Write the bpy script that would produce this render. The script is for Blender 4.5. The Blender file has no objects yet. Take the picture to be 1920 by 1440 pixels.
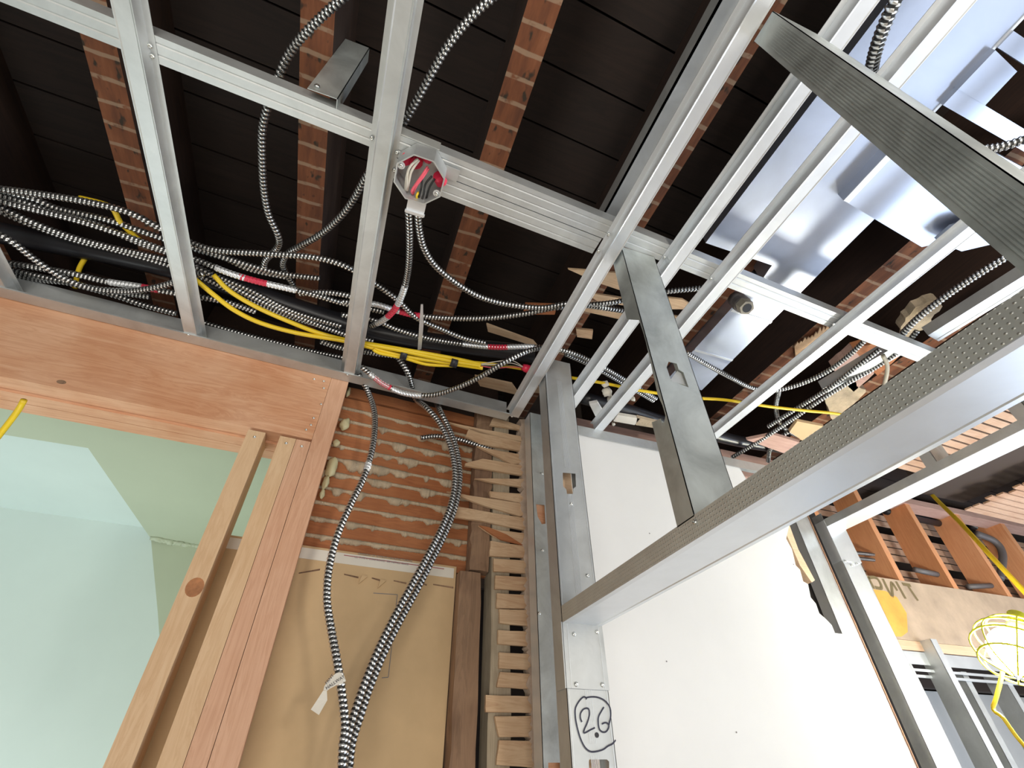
import bpy, bmesh, math, random
from mathutils import Vector, Matrix
from mathutils.geometry import tessellate_polygon
random.seed(7)
SC = bpy.context.scene
COL = SC.collection

# ---------------------------------------------------------------- camera
# v-units: everything is laid out in units of the height of the ceiling grid above the lens
S = 0.926
CAM = Vector((0.0, 0.0, 1.5))
F = 893.3303
RR = Vector((0.9415, -0.3370, -0.0057)); RD = Vector((0.2153, 0.6143, -0.7592)); RF = Vector((0.2594, 0.7135, 0.6509))
RF = RF.normalized(); RR = (RR - RF * RR.dot(RF)).normalized(); RD = RF.cross(RR).normalized()
cd = bpy.data.cameras.new('camera'); cam = bpy.data.objects.new('camera', cd); COL.objects.link(cam)
cd.sensor_fit = 'HORIZONTAL'; cd.sensor_width = 36.0; cd.lens = F / 1920 * 36.0
cd.clip_start = 0.02
mt = Matrix((RR, -RD, -RF)).transposed().to_4x4(); mt.translation = CAM
cam.matrix_world = mt
SC.camera = cam
# ---------------------------------------------------------------- world, exposure
SC.view_settings.view_transform = 'Standard'; SC.view_settings.look = 'None'
SC.view_settings.gamma = 1.0; SC.view_settings.use_curve_mapping = False
SC.view_settings.exposure = 0.22
w = bpy.data.worlds.new('world'); SC.world = w; w.use_nodes = True
w.node_tree.nodes['Background'].inputs[0].default_value = (0.75, 0.85, 1.0, 1)
w.node_tree.nodes['Background'].inputs[1].default_value = 0.03

def G(x, y, z): return CAM + Vector((x, y, z)) * S
def light(name, kind, loc, power, color, size=0.1, target=None, sizey=None, spread=None):
    d = bpy.data.lights.new(name, kind); d.energy = power; d.color = color
    if kind == 'AREA':
        d.size = size
        if sizey: d.shape = 'RECTANGLE'; d.size_y = sizey
        if spread: d.spread = math.radians(spread)
    else: d.shadow_soft_size = size
    o = bpy.data.objects.new(name, d); COL.objects.link(o); o.location = loc
    if target is not None:
        o.rotation_euler = (target - loc).to_track_quat('-Z', 'Y').to_euler()
    return o
light('lamp_room', 'POINT', G(0.75, -0.75, 0.35), 26, (1.0, 0.93, 0.82), 0.10)
light('lamp_daylight', 'AREA', G(3.0, -0.9, -0.5), 15, (0.74, 0.85, 1.0), 1.3, G(1.0, 0.8, 0.6), 1.3)
light('fill_left', 'AREA', G(-0.8, -1.8, -0.7), 40, (1.0, 0.96, 0.89), 1.9, G(-0.3, 1.0, 0.8), 1.9)  # unseen soft fill added behind the camera for left-facing sides
light('lamp_far_room', 'POINT', G(3.4, 0.7, 0.3), 32, (1.0, 0.96, 0.9), 0.12)
light('fill_far_cool', 'AREA', G(4.2, 0.4, -1.2), 48, (0.66, 0.80, 1.0), 1.5, G(2.6, 1.2, 0.5), 1.5)  # unseen cool fill added low in the far room, brightens the header web
light('lamp_green_room', 'AREA', G(-1.0, 1.75, -1.0), 11, (0.97, 1.0, 0.95), 1.2, G(-1.3, 2.3, 0.9), 0.7)
light('fill_recess', 'AREA', G(-1.6, 1.8, -0.6), 2.5, (0.66, 0.86, 1.0), 1.0, G(-1.4, 2.2, 0.9), 1.0)  # unseen cool fill added below, aimed up into the recess

# ---------------------------------------------------------------- coordinates
SK = math.radians(3.13766)
WA_ = Vector((math.cos(SK), math.sin(SK), 0)); WN = Vector((-math.sin(SK), math.cos(SK), 0))
def ray(px, py): return RR * ((px - 960) / F) + RD * ((py - 720) / F) + RF
def pz(px, py, z):
    d = ray(px, py); return CAM + d * (z * S / d.z)
def pw(px, py, c):
    d = ray(px, py); return CAM + d * (c * S / WN.dot(d))
def py_(px, py, c):
    d = ray(px, py); return CAM + d * (c * S / d.y)
def pxx(px, py, c):
    d = ray(px, py); return CAM + d * (c * S / d.x)
def WW(s, n, z): return CAM + (WA_ * s + WN * n + Vector((0, 0, z))) * S

# ---------------------------------------------------------------- materials
def newmat(name):
    m = bpy.data.materials.new(name); m.use_nodes = True
    nt = m.node_tree; b = nt.nodes['Principled BSDF']
    return m, nt, b
def nd(nt, t, **k):
    n = nt.nodes.new(t)
    for a, v in k.items():
        if a in n.inputs.keys(): n.inputs[a].default_value = v
        else: setattr(n, a, v)
    return n
def ramp(nt, fac, stops):
    r = nt.nodes.new('ShaderNodeValToRGB'); e = r.color_ramp.elements
    while len(e) > 1: e.remove(e[0])
    e[0].position = stops[0][0]; e[0].color = (*stops[0][1], 1)
    for p, c in stops[1:]:
        x = e.new(p); x.color = (*c, 1)
    nt.links.new(fac, r.inputs[0]); return r
def coords(nt, scale=(1, 1, 1), rot=(0, 0, 0)):
    tc = nt.nodes.new('ShaderNodeTexCoord'); mp = nt.nodes.new('ShaderNodeMapping')
    mp.inputs['Scale'].default_value = scale; mp.inputs['Rotation'].default_value = rot
    nt.links.new(tc.outputs['Object'], mp.inputs[0]); return mp.outputs[0]
def bump(nt, b, h, strength=0.3, dist=0.01):
    n = nt.nodes.new('ShaderNodeBump'); n.inputs['Strength'].default_value = strength; n.inputs['Distance'].default_value = dist
    nt.links.new(h, n.inputs['Height']); nt.links.new(n.outputs[0], b.inputs['Normal'])
def noise(nt, vec, scale, detail=4, rough=0.6, dist=0.0):
    n = nd(nt, 'ShaderNodeTexNoise'); n.inputs['Scale'].default_value = scale; n.inputs['Detail'].default_value = detail
    n.inputs['Roughness'].default_value = rough; n.inputs['Distortion'].default_value = dist
    nt.links.new(vec, n.inputs['Vector']); return n.outputs['Fac']
def mixc(nt, fac, a, b, mode='MIX'):
    m = nt.nodes.new('ShaderNodeMix'); m.data_type = 'RGBA'; m.blend_type = mode
    for s, v in ((0, fac), (6, a), (7, b)):
        if hasattr(v, 'is_linked') or hasattr(v, 'links'): nt.links.new(v, m.inputs[s])
        else: m.inputs[s].default_value = v if s == 0 else (*v, 1)
    return m.outputs[2]

def steel(name, col=(0.62, 0.64, 0.65), rough=0.36, metal=0.92, stain=0.12, dimple=False, smoothmetal=False):
    m, nt, b = newmat(name)
    v = coords(nt)
    n1 = noise(nt, v, 9, 5, 0.65, 0.6); n2 = noise(nt, v, 70, 3)
    c = [x * (1 - stain) for x in col]; d = [min(1, x * (1 + stain)) for x in col]
    r = ramp(nt, n1, [(0.3, c), (0.7, d)])
    nt.links.new(r.outputs[0], b.inputs['Base Color'])
    b.inputs['Metallic'].default_value = metal
    mr = nt.nodes.new('ShaderNodeMapRange'); mr.inputs[3].default_value = rough - 0.06; mr.inputs[4].default_value = rough + 0.10
    nt.links.new(n1, mr.inputs[0]); nt.links.new(mr.outputs[0], b.inputs['Roughness'])
    if dimple:
        tc = coords(nt, (1 / 0.0058,) * 3)
        sp = nt.nodes.new('ShaderNodeSeparateXYZ'); nt.links.new(tc, sp.inputs[0])
        def mth(op, a, bb=None):
            q = nt.nodes.new('ShaderNodeMath'); q.operation = op
            for i, x in enumerate((a, bb)):
                if x is None: continue
                if isinstance(x, (int, float)): q.inputs[i].default_value = x
                else: nt.links.new(x, q.inputs[i])
            return q.outputs[0]
        sy = mth('SINE', mth('MULTIPLY', sp.outputs['Y'], 6.2832)); sz = mth('SINE', mth('MULTIPLY', sp.outputs['Z'], 6.2832))
        py2 = mth('POWER', mth('MAXIMUM', sy, 0.0), 2.0); pz2 = mth('POWER', mth('MAXIMUM', sz, 0.0), 2.0)
        h = mth('MULTIPLY', py2, pz2); bump(nt, b, h, 0.9, 0.0011)
    elif not smoothmetal:
        bump(nt, b, n2, 0.04, 0.001)
    return m
def plain_early(name, col):
    m, nt, b = newmat(name); b.inputs['Base Color'].default_value = (*col, 1); b.inputs['Roughness'].default_value = 0.5; b.inputs['Metallic'].default_value = 0.6
    return m
M = {}
M['steel'] = steel('galvanised_steel', (0.58, 0.60, 0.60), 0.45, 0.68, 0.12)
M['steel_bright'] = steel('bright_galvanised_steel', (0.76, 0.79, 0.82), 0.36, 0.62, 0.05)
M['steel_dull'] = steel('weathered_galvanised_steel', (0.52, 0.56, 0.55), 0.45, 0.7, 0.25)
M['steel_dimple'] = steel('knurled_galvanised_steel', (0.62, 0.63, 0.60), 0.45, 0.65, 0.08, True)
M['groove'] = plain_early('armour_groove_painted_shade', (0.035, 0.035, 0.035))  # near-black colour paints in the shade between the armour ribs
M['duct'] = steel('duct_sheet_metal', (0.50, 0.55, 0.66), 0.36, 0.88, 0.05, smoothmetal=True)
M['armor'] = steel('armoured_cable_steel', (0.72, 0.73, 0.73), 0.28, 0.95, 0.05)
M['screw'] = steel('screw_steel', (0.75, 0.77, 0.75), 0.25, 1.0, 0.02)

def wood(name, c1, c2, c3, axis='X', scale=1.0, rough=0.7, rot=0.0, stain=0.25, knots=True):
    m, nt, b = newmat(name)
    sc = {'X': (1.2, 16, 16), 'Y': (16, 1.2, 16), 'Z': (16, 16, 1.2)}[axis]
    v = coords(nt, tuple(s * scale for s in sc), (0, 0, rot))
    n1 = noise(nt, v, 2.2, 6, 0.62, 1.6)
    n2 = noise(nt, v, 9.0, 3, 0.5, 0.3)
    n3 = noise(nt, coords(nt), 5.0, 3, 0.6)
    r = ramp(nt, n1, [(0.30, c2), (0.47, c1), (0.52, c2), (0.60, c1), (0.75, c3)])
    o = mixc(nt, 0.25, r.outputs[0], ramp(nt, n2, [(0.35, c2), (0.65, c1)]).outputs[0])
    mx = mixc(nt, stain, o, ramp(nt, n3, [(0.35, c2), (0.6, c3)]).outputs[0])
    nt.links.new(mx, b.inputs['Base Color']); b.inputs['Roughness'].default_value = rough
    bump(nt, b, n2, 0.12, 0.002)
    return m
M['header_wood'] = wood('red_stained_fir', (0.68, 0.37, 0.21), (0.53, 0.235, 0.115), (0.76, 0.50, 0.34), 'X', rot=-SK, stain=0.35)
M['stud_pink'] = wood('pinkish_fir', (0.68, 0.40, 0.26), (0.56, 0.30, 0.18), (0.74, 0.48, 0.33), 'Z')
M['stud_tan'] = wood('pale_fir', (0.70, 0.48, 0.29), (0.60, 0.38, 0.21), (0.76, 0.56, 0.36), 'Z')
M['old_wood'] = wood('old_brown_timber', (0.26, 0.15, 0.09), (0.12, 0.065, 0.04), (0.40, 0.26, 0.16), 'Z', 0.7, 0.85, 0, 0.4)
M['old_grey'] = wood('grey_old_timber', (0.38, 0.32, 0.23), (0.22, 0.17, 0.11), (0.50, 0.42, 0.31), 'Z', 0.7, 0.85, 0, 0.4)
M['lath_pale'] = wood('broken_pale_lath', (0.66, 0.47, 0.29), (0.46, 0.27, 0.15), (0.72, 0.54, 0.36), 'X', 1.0, 0.8, 0, 0.4)
M['lath_orange'] = wood('orange_brown_lath', (0.42, 0.15, 0.05), (0.27, 0.085, 0.03), (0.50, 0.22, 0.10), 'X', 1.0, 0.8, 0, 0.35)
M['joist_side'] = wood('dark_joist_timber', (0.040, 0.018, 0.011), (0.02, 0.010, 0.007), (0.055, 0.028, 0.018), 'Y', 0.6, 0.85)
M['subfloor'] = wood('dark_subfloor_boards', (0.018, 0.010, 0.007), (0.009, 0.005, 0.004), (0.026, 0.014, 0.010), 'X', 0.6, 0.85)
M['cripple_wood'] = wood('orange_fir', (0.72, 0.34, 0.16), (0.62, 0.26, 0.11), (0.76, 0.40, 0.22), 'Z', 0.8)
M['plate_wood'] = wood('pale_plate_timber', (0.78, 0.55, 0.36), (0.68, 0.44, 0.27), (0.84, 0.64, 0.45), 'X', 0.8)
M['plank_wood'] = wood('pinkish_old_plank', (0.52, 0.33, 0.27), (0.40, 0.24, 0.19), (0.58, 0.40, 0.34), 'X', 0.8)

def lath_marks(name):            # old timber underside with stripes of plaster left between the former laths
    m, nt, b = newmat(name)
    v = coords(nt, (1, 1, 1))
    wv = nd(nt, 'ShaderNodeTexWave'); wv.wave_type = 'BANDS'; wv.bands_direction = 'Y'
    wv.inputs['Scale'].default_value = 0.31416 / 0.0487; wv.inputs['Phase Offset'].default_value = 0.0
    wv.inputs['Distortion'].default_value = 0.6; wv.inputs['Detail'].default_value = 3; wv.inputs['Detail Scale'].default_value = 3
    nt.links.new(v, wv.inputs[0])
    n = noise(nt, coords(nt, (14, 2.4, 14)), 3, 4); n2 = noise(nt, coords(nt, (1, 1, 1)), 28, 3)
    base = ramp(nt, n, [(0.3, (0.09, 0.032, 0.015)), (0.55, (0.16, 0.055, 0.022)), (0.75, (0.22, 0.085, 0.038))])
    spots = ramp(nt, noise(nt, coords(nt, (22, 11, 22)), 2.2, 2), [(0.60, (0, 0, 0)), (0.68, (1, 1, 1))])
    o = mixc(nt, spots.outputs[0], base.outputs[0], (0.03, 0.02, 0.012))
    band = ramp(nt, wv.outputs['Fac'], [(0.90, (0, 0, 0)), (0.95, (1, 1, 1))])
    pt = ramp(nt, n2, [(0.33, (0.0, 0.0, 0.0)), (0.45, (0.7, 0.7, 0.7))])
    f = mixc(nt, 1.0, band.outputs[0], pt.outputs[0], 'MULTIPLY')
    o2 = mixc(nt, f, o, (0.30, 0.21, 0.14))
    nt.links.new(o2, b.inputs['Base Color']); b.inputs['Roughness'].default_value = 0.9
    return m
M['lath_marks'] = lath_marks('joist_underside_with_plaster_stripes')

def plain(name, col, rough=0.7, metal=0.0, var=0.06, sc=8, bmp=0.0, spec=0.5):
    m, nt, b = newmat(name)
    n = noise(nt, coords(nt), sc, 5)
    r = ramp(nt, n, [(0.3, [max(0, c * (1 - var)) for c in col]), (0.7, [min(1, c * (1 + var)) for c in col])])
    nt.links.new(r.outputs[0], b.inputs['Base Color'])
    b.inputs['Roughness'].default_value = rough; b.inputs['Metallic'].default_value = metal
    b.inputs['Specular IOR Level'].default_value = spec
    if bmp: bump(nt, b, noise(nt, coords(nt), sc * 8, 4), bmp, 0.004)
    return m
M['knot'] = plain('brown_knot_wood', (0.40, 0.17, 0.07), 0.7, 0, 0.3, 60)
M['white_board'] = plain('white_wallboard', (0.80, 0.80, 0.79), 0.85, 0, 0.02, 5)
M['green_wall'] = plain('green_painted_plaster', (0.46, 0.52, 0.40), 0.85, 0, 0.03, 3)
M['aqua_wall'] = plain('pale_aqua_plaster', (0.62, 0.73, 0.71), 0.85, 0, 0.03, 3)
M['card'] = plain('brown_board_paper', (0.58, 0.41, 0.23), 0.85, 0, 0.07, 9)
M['paper_white'] = plain('white_tape_paper', (0.74, 0.70, 0.62), 0.8, 0, 0.03, 9)
M['ink_red'] = plain('red_print', (0.35, 0.05, 0.08), 0.7)
M['ink_grey'] = plain('grey_print', (0.20, 0.19, 0.20), 0.7)
M['ink'] = plain('black_marker_ink', (0.025, 0.025, 0.05), 0.5)
M['plaster'] = plain('tan_lime_plaster', (0.50, 0.40, 0.28), 0.95, 0, 0.2, 30, 0.6)
M['plaster_pink'] = plain('crumbled_pinkish_plaster', (0.62, 0.48, 0.37), 0.95, 0, 0.2, 30, 0.6)
M['foam'] = plain('cured_spray_foam', (0.66, 0.62, 0.38), 0.45, 0, 0.06, 30, 0.1)
M['foam_white'] = plain('white_foam', (0.75, 0.72, 0.64), 0.5, 0, 0.06, 30, 0.1)
M['yellow'] = plain('yellow_cable_jacket', (0.80, 0.56, 0.02), 0.38, 0, 0.05, 12)
M['yellow_dim'] = plain('yellow_cage_plastic', (0.80, 0.80, 0.05), 0.4)
M['tape_black'] = plain('black_tape', (0.02, 0.02, 0.025), 0.45)
M['red'] = plain('red_marking_tape', (0.62, 0.03, 0.07), 0.4)
M['red_plastic'] = plain('red_plastic', (0.72, 0.03, 0.08), 0.35)
M['wire_white'] = plain('white_wire', (0.62, 0.58, 0.50), 0.4)
M['wire_pink'] = plain('pinkish_red_wire', (0.80, 0.12, 0.17), 0.35)
M['wire_black'] = plain('black_wire', (0.02, 0.02, 0.02), 0.4)
M['pipe_black'] = plain('black_plastic_pipe', (0.018, 0.018, 0.022), 0.35)
M['pipe_grey'] = plain('dark_grey_pipe_fitting', (0.13, 0.12, 0.12), 0.5)
M['pipe_rim'] = plain('tan_pipe_rim', (0.42, 0.38, 0.30), 0.6)
M['beam'] = plain('tan_painted_beam', (0.50, 0.38, 0.27), 0.7, 0, 0.22, 6)
M['beam_orange'] = plain('orange_stain', (0.85, 0.42, 0.08), 0.7, 0, 0.15, 12)
M['graffiti'] = plain('olive_spray_letters', (0.20, 0.15, 0.07), 0.8)
M['floor'] = plain('plywood_subfloor', (0.42, 0.34, 0.26), 0.85, 0, 0.12, 2)
M['bare_wall'] = plain('unpainted_wallboard', (0.62, 0.62, 0.60), 0.9, 0, 0.05, 2)
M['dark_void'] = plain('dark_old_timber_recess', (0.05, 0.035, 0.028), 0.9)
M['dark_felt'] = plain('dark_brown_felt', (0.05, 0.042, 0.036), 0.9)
M['rust'] = plain('rusty_edge', (0.30, 0.16, 0.10), 0.8)
em, nt, b = newmat('glowing_bulb_glass')
b.inputs['Emission Color'].default_value = (1.0, 0.97, 0.86, 1); b.inputs['Emission Strength'].default_value = 170
M['bulb'] = em

# ---------------------------------------------------------------- mesh helpers
class MB:
    def __init__(s): s.v = []; s.f = []; s.m = []
    def add(s, vs, fs, mi=0):
        o = len(s.v); s.v += [tuple(v) for v in vs]
        for f in fs: s.f.append(tuple(i + o for i in f)); s.m.append(mi)
        return s
    def hexa(s, p, mi=0):      # p: 4 bottom + 4 top
        return s.add(p, [(0, 3, 2, 1), (4, 5, 6, 7), (0, 1, 5, 4), (1, 2, 6, 5), (2, 3, 7, 6), (3, 0, 4, 7)], mi)
    def frame_box(s, fn, a, b, c, mi=0):   # fn maps (a,b,c) to a point
        (a0, a1), (b0, b1), (c0, c1) = a, b, c
        return s.hexa([fn(a0, b0, c0), fn(a1, b0, c0), fn(a1, b1, c0), fn(a0, b1, c0), fn(a0, b0, c1), fn(a1, b0, c1), fn(a1, b1, c1), fn(a0, b1, c1)], mi)
    def prism(s, poly, d, mi=0, mi_cap=None):   # poly: 3D points, d: offset vector
        n = len(poly); q = [Vector(p) for p in poly]; r = [p + d for p in q]
        tr = tessellate_polygon([q]); cm = mi if mi_cap is None else mi_cap
        o = len(s.v); s.v += [tuple(p) for p in q + r]
        for t in tr:
            s.f.append(tuple(o + i for i in t)); s.m.append(cm)
            s.f.append(tuple(o + n + i for i in reversed(t))); s.m.append(cm)
        for i in range(n):
            j = (i + 1) % n; s.f.append((o + i, o + j, o + n + j, o + n + i)); s.m.append(mi)
        return s
    def holed(s, outer, holes, d, mi=0):
        loops = [[Vector(p) for p in outer]] + [[Vector(p) for p in h] for h in holes]
        flat = [p for l in loops for p in l]; n = len(flat)
        tr = tessellate_polygon(loops); o = len(s.v)
        s.v += [tuple(p) for p in flat] + [tuple(p + d) for p in flat]
        for t in tr:
            s.f.append(tuple(o + i for i in t)); s.m.append(mi)
            s.f.append(tuple(o + n + i for i in reversed(t))); s.m.append(mi)
        k = 0
        for l in loops:
            for i in range(len(l)):
                a, b2 = o + k + i, o + k + (i + 1) % len(l)
                s.f.append((a, b2, b2 + n, a + n)); s.m.append(mi)
            k += len(l)
        return s
    def sweep(s, ring, pts, mi=0, caps=True, up=Vector((0, 0, 1)), scale=None):   # ring: 2D (u,v) closed; pts 3D path
        P = [Vector(p) for p in pts]; n = len(ring); rows = []
        for i, p in enumerate(P):
            t = (P[min(i + 1, len(P) - 1)] - P[max(i - 1, 0)]).normalized()
            u = t.cross(up)
            if u.length < 1e-4: u = t.cross(Vector((0, 1, 0)))
            u.normalize(); v = u.cross(t)
            k = scale[i] if scale else 1
            rows.append([p + u * (a * k) + v * (b * k) for a, b in ring])
        o = len(s.v)
        for r in rows: s.v += [tuple(q) for q in r]
        for i in range(len(P) - 1):
            for j in range(n):
                k = (j + 1) % n
                s.f.append((o + i * n + j, o + i * n + k, o + (i + 1) * n + k, o + (i + 1) * n + j)); s.m.append(mi)
        if caps:
            s.f.append(tuple(o + j for j in reversed(range(n)))); s.m.append(mi)
            s.f.append(tuple(o + (len(P) - 1) * n + j for j in range(n))); s.m.append(mi)
        return s
    def build(s, name, mats, parent=None, smooth=False):
        me = bpy.data.meshes.new(name); me.from_pydata(s.v, [], s.f)
        if not isinstance(mats, (list, tuple)): mats = [mats]
        for m in mats: me.materials.append(m)
        for i, p in enumerate(me.polygons):
            p.material_index = s.m[i]; p.use_smooth = smooth
        me.update()
        bm = bmesh.new(); bm.from_mesh(me); bmesh.ops.recalc_face_normals(bm, faces=bm.faces); bm.to_mesh(me); bm.free()
        o = bpy.data.objects.new(name, me); COL.objects.link(o)
        if parent is not None:
            o.parent = parent; o.matrix_parent_inverse = Matrix.Translation(-parent.location)
        return o
def tag(o, label=None, cat=None, group=None, kind=None):
    if label: o['label'] = label
    if cat: o['category'] = cat
    if group: o['group'] = group
    if kind: o['kind'] = kind
    return o
def thing(name, loc, label, cat, group=None):
    o = bpy.data.objects.new(name, None); COL.objects.link(o); o.location = loc; o.empty_display_size = 0.05
    return tag(o, label, cat, group)
def offset_profile(pl, t):        # open polyline -> closed thin-sheet outline
    P = [Vector(p) for p in pl]; L = []
    for i, p in enumerate(P):
        ns = []
        if i > 0: d = (P[i] - P[i - 1]).normalized(); ns.append(Vector((-d.y, d.x)))
        if i < len(P) - 1: d = (P[i + 1] - P[i]).normalized(); ns.append(Vector((-d.y, d.x)))
        n = sum(ns, Vector((0, 0)));
        n = n.normalized() if n.length > 1e-6 else ns[0]
        k = max(0.5, n.dot(ns[0])); L.append(p + n * (t / k))
    return [tuple(p) for p in P] + [tuple(p) for p in reversed(L)]
def extrude_profile(name, prof, o3, ud, vd, d3, mats, parent=None, t=0.0012):
    pr = offset_profile(prof, t)
    ring = [Vector(o3) + Vector(ud) * a + Vector(vd) * b for a, b in pr]
    mb = MB(); mb.prism(ring, Vector(d3)); return mb.build(name, mats, parent)
def grooves(a, b, cs, v, g=0.0011, wd=0.0022):   # flat line a..b along u at height v with V grooves
    out = [(a, v)]
    for c in sorted(cs, reverse=a > b):
        k = wd if a < b else -wd
        out += [(c - k, v), (c, v + g), (c + k, v)]
    return out + [(b, v)]
def screw(loc, nrm, r=0.0042, parent=None):
    n = Vector(nrm).normalized(); mb = MB(); a = n.orthogonal().normalized(); b2 = n.cross(a)
    rings = [(r, 0), (r, .25), (r * .8, .6), (r * .42, .85), (r * .34, .45)]
    o = []
    for rr, h in rings:
        o += [Vector(loc) + (a * math.cos(k * math.pi / 4) + b2 * math.sin(k * math.pi / 4)) * rr + n * (h * r * 0.9) for k in range(8)]
    fs = []
    for i in range(len(rings) - 1):
        for k in range(8): fs.append((i * 8 + k, i * 8 + (k + 1) % 8, (i + 1) * 8 + (k + 1) % 8, (i + 1) * 8 + k))
    fs.append(tuple(range(32, 40))); fs.append(tuple(reversed(range(8))))
    mb.add(o, fs); return mb.build('screw', M['screw'], parent, True)
def cat_rom(P, step):
    P = [Vector(p) for p in P]; Q = [P[0] * 2 - P[1]] + P + [P[-1] * 2 - P[-2]]
    dense = []
    for i in range(1, len(Q) - 2):
        a, b2, c, d = Q[i - 1], Q[i], Q[i + 1], Q[i + 2]
        for k in range(24):
            t = k / 24
            dense.append(0.5 * ((2 * b2) + (c - a) * t + (2 * a - 5 * b2 + 4 * c - d) * t * t + (3 * b2 - a - 3 * c + d) * t ** 3))
    dense.append(Q[-2]); out = [dense[0]]; acc = 0.0
    for i in range(1, len(dense)):
        a, b2 = dense[i - 1], dense[i]; L = (b2 - a).length
        if L < 1e-9: continue
        pos = step - acc
        while pos <= L: out.append(a + (b2 - a) * (pos / L)); pos += step
        acc = (acc + L) % step if False else L - (pos - step)
    out.append(dense[-1]); return out
def tube(mb, P, r, sides=10, corr=0.0, pitch=0.008, mi=0, mifn=None, flat=1.0, cap=True, groove=None):
    T = []; n = len(P)
    for i in range(n): T.append((P[min(i + 1, n - 1)] - P[max(i - 1, 0)]).normalized())
    u = T[0].orthogonal().normalized(); o = len(mb.v); s = 0.0
    for i in range(n):
        if i: s += (P[i] - P[i - 1]).length
        u = (u - T[i] * u.dot(T[i])).normalized(); v = T[i].cross(u)
        for k in range(sides):
            th = 2 * math.pi * k / sides
            rr = r
            if corr:
                ph = math.sin(2 * math.pi * s / pitch + th)
                rr = r * (1 + corr * (1 if ph > 0.1 else -1) * min(1, abs(ph - 0.1) * 2.2))
            mb.v.append(tuple(P[i] + u * (rr * math.cos(th)) + v * (rr * math.sin(th) * flat)))
    S_ = [0.0]
    for i in range(1, n): S_.append(S_[-1] + (P[i] - P[i - 1]).length)
    for i in range(n - 1):
        m0 = mifn(i / (n - 1)) if mifn else mi
        for k in range(sides):
            k2 = (k + 1) % sides; m_ = m0
            if corr and groove is not None:
                m_ = groove if math.sin(2 * math.pi * (S_[i] + S_[i + 1]) / 2 / pitch + 2 * math.pi * (k + .5) / sides) < -0.15 else m0
            mb.f.append((o + i * sides + k, o + i * sides + k2, o + (i + 1) * sides + k2, o + (i + 1) * sides + k)); mb.m.append(m_)
    if cap:
        mb.f.append(tuple(o + k for k in reversed(range(sides)))); mb.m.append(mi)
        mb.f.append(tuple(o + (n - 1) * sides + k for k in range(sides))); mb.m.append(mi)
def blob(mb, c, r, seed=0, sq=(1, 1, 1), mi=0, amp=0.25, n=10):
    rnd = random.Random(seed); o = len(mb.v); c = Vector(c)
    ph = [rnd.uniform(0, 6.28) for _ in range(6)]
    for i in range(n + 1):
        th = math.pi * i / n
        for k in range(n):
            f = 2 * math.pi * k / n
            d = Vector((math.sin(th) * math.cos(f), math.sin(th) * math.sin(f), math.cos(th)))
            q = 1 + amp * (math.sin(3 * d.x + ph[0]) * math.sin(3 * d.y + ph[1]) + 0.6 * math.sin(5 * d.z + ph[2]) * math.sin(4 * d.x + ph[3]) + .4 * math.sin(9 * d.y + ph[4]) * math.sin(8 * d.z + ph[5]))
            mb.v.append(tuple(c + Vector((d.x * sq[0], d.y * sq[1], d.z * sq[2])) * (r * q)))
    for i in range(n):
        for k in range(n):
            mb.f.append((o + i * n + k, o + i * n + (k + 1) % n, o + (i + 1) * n + (k + 1) % n, o + (i + 1) * n + k)); mb.m.append(mi)
X, Y, Z = Vector((1, 0, 0)), Vector((0, 1, 0)), Vector((0, 0, 1))
def gbox(mb, x, y, z, mi=0): return mb.frame_box(G, x, y, z, mi)
def wbox(mb, s, n, z, mi=0): return mb.frame_box(WW, s, n, z, mi)

# ================================================================ SETTING
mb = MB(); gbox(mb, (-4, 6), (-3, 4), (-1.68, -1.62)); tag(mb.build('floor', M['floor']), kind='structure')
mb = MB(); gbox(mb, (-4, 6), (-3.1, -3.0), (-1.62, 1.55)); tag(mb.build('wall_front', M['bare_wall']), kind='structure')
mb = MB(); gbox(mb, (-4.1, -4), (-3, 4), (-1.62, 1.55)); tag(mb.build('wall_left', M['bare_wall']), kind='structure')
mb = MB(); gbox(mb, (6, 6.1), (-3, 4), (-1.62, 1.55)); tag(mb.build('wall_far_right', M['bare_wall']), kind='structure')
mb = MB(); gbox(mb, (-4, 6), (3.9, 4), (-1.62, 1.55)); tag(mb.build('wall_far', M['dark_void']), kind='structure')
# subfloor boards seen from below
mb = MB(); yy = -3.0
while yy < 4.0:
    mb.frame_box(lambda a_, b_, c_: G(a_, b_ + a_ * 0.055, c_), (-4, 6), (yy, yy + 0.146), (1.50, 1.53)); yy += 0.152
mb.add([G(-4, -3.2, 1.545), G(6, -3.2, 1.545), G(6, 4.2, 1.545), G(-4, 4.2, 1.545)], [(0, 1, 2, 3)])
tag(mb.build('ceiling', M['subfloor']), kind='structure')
# white wallboard wall right of the steel corner
mb = MB()
B0 = 1.245
edge = [(1480, 985), (1474, 1010), (1485, 1030), (1492, 1060), (1500, 1068), (1506, 1090), (1515, 1095), (1520, 1120), (1530, 1132), (1536, 1150), (1548, 1160), (1560, 1172)]
ep = [py_(x, y, B0) for x, y in edge]
bot = G(1.560, B0, -1.62)
poly = [G(0.600, B0, 1.0), G(1.40, B0, 1.0), G(1.44, B0, 0.85)] + ep[:-1] + [Vector((bot.x, bot.y, ep[-1].z)), bot, G(0.600, B0, -1.62)]
mb.prism(poly, Y * 0.014); wr = tag(mb.build('wall_right', M['white_board']), kind='structure')
for (x, y) in ((1250, 1240), (1381, 1373), (1218, 1000), (1488, 1058)):
    mb = MB(); c_ = py_(x, y, B0 - .0008); mb.prism([c_ + Vector((0.0019 * math.cos(t), 0, .0019 * math.sin(t))) for t in [k * math.pi / 4 for k in range(8)]], Y * .0005); mb.build('screw_dimple', M['ink_grey'], wr)

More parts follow.
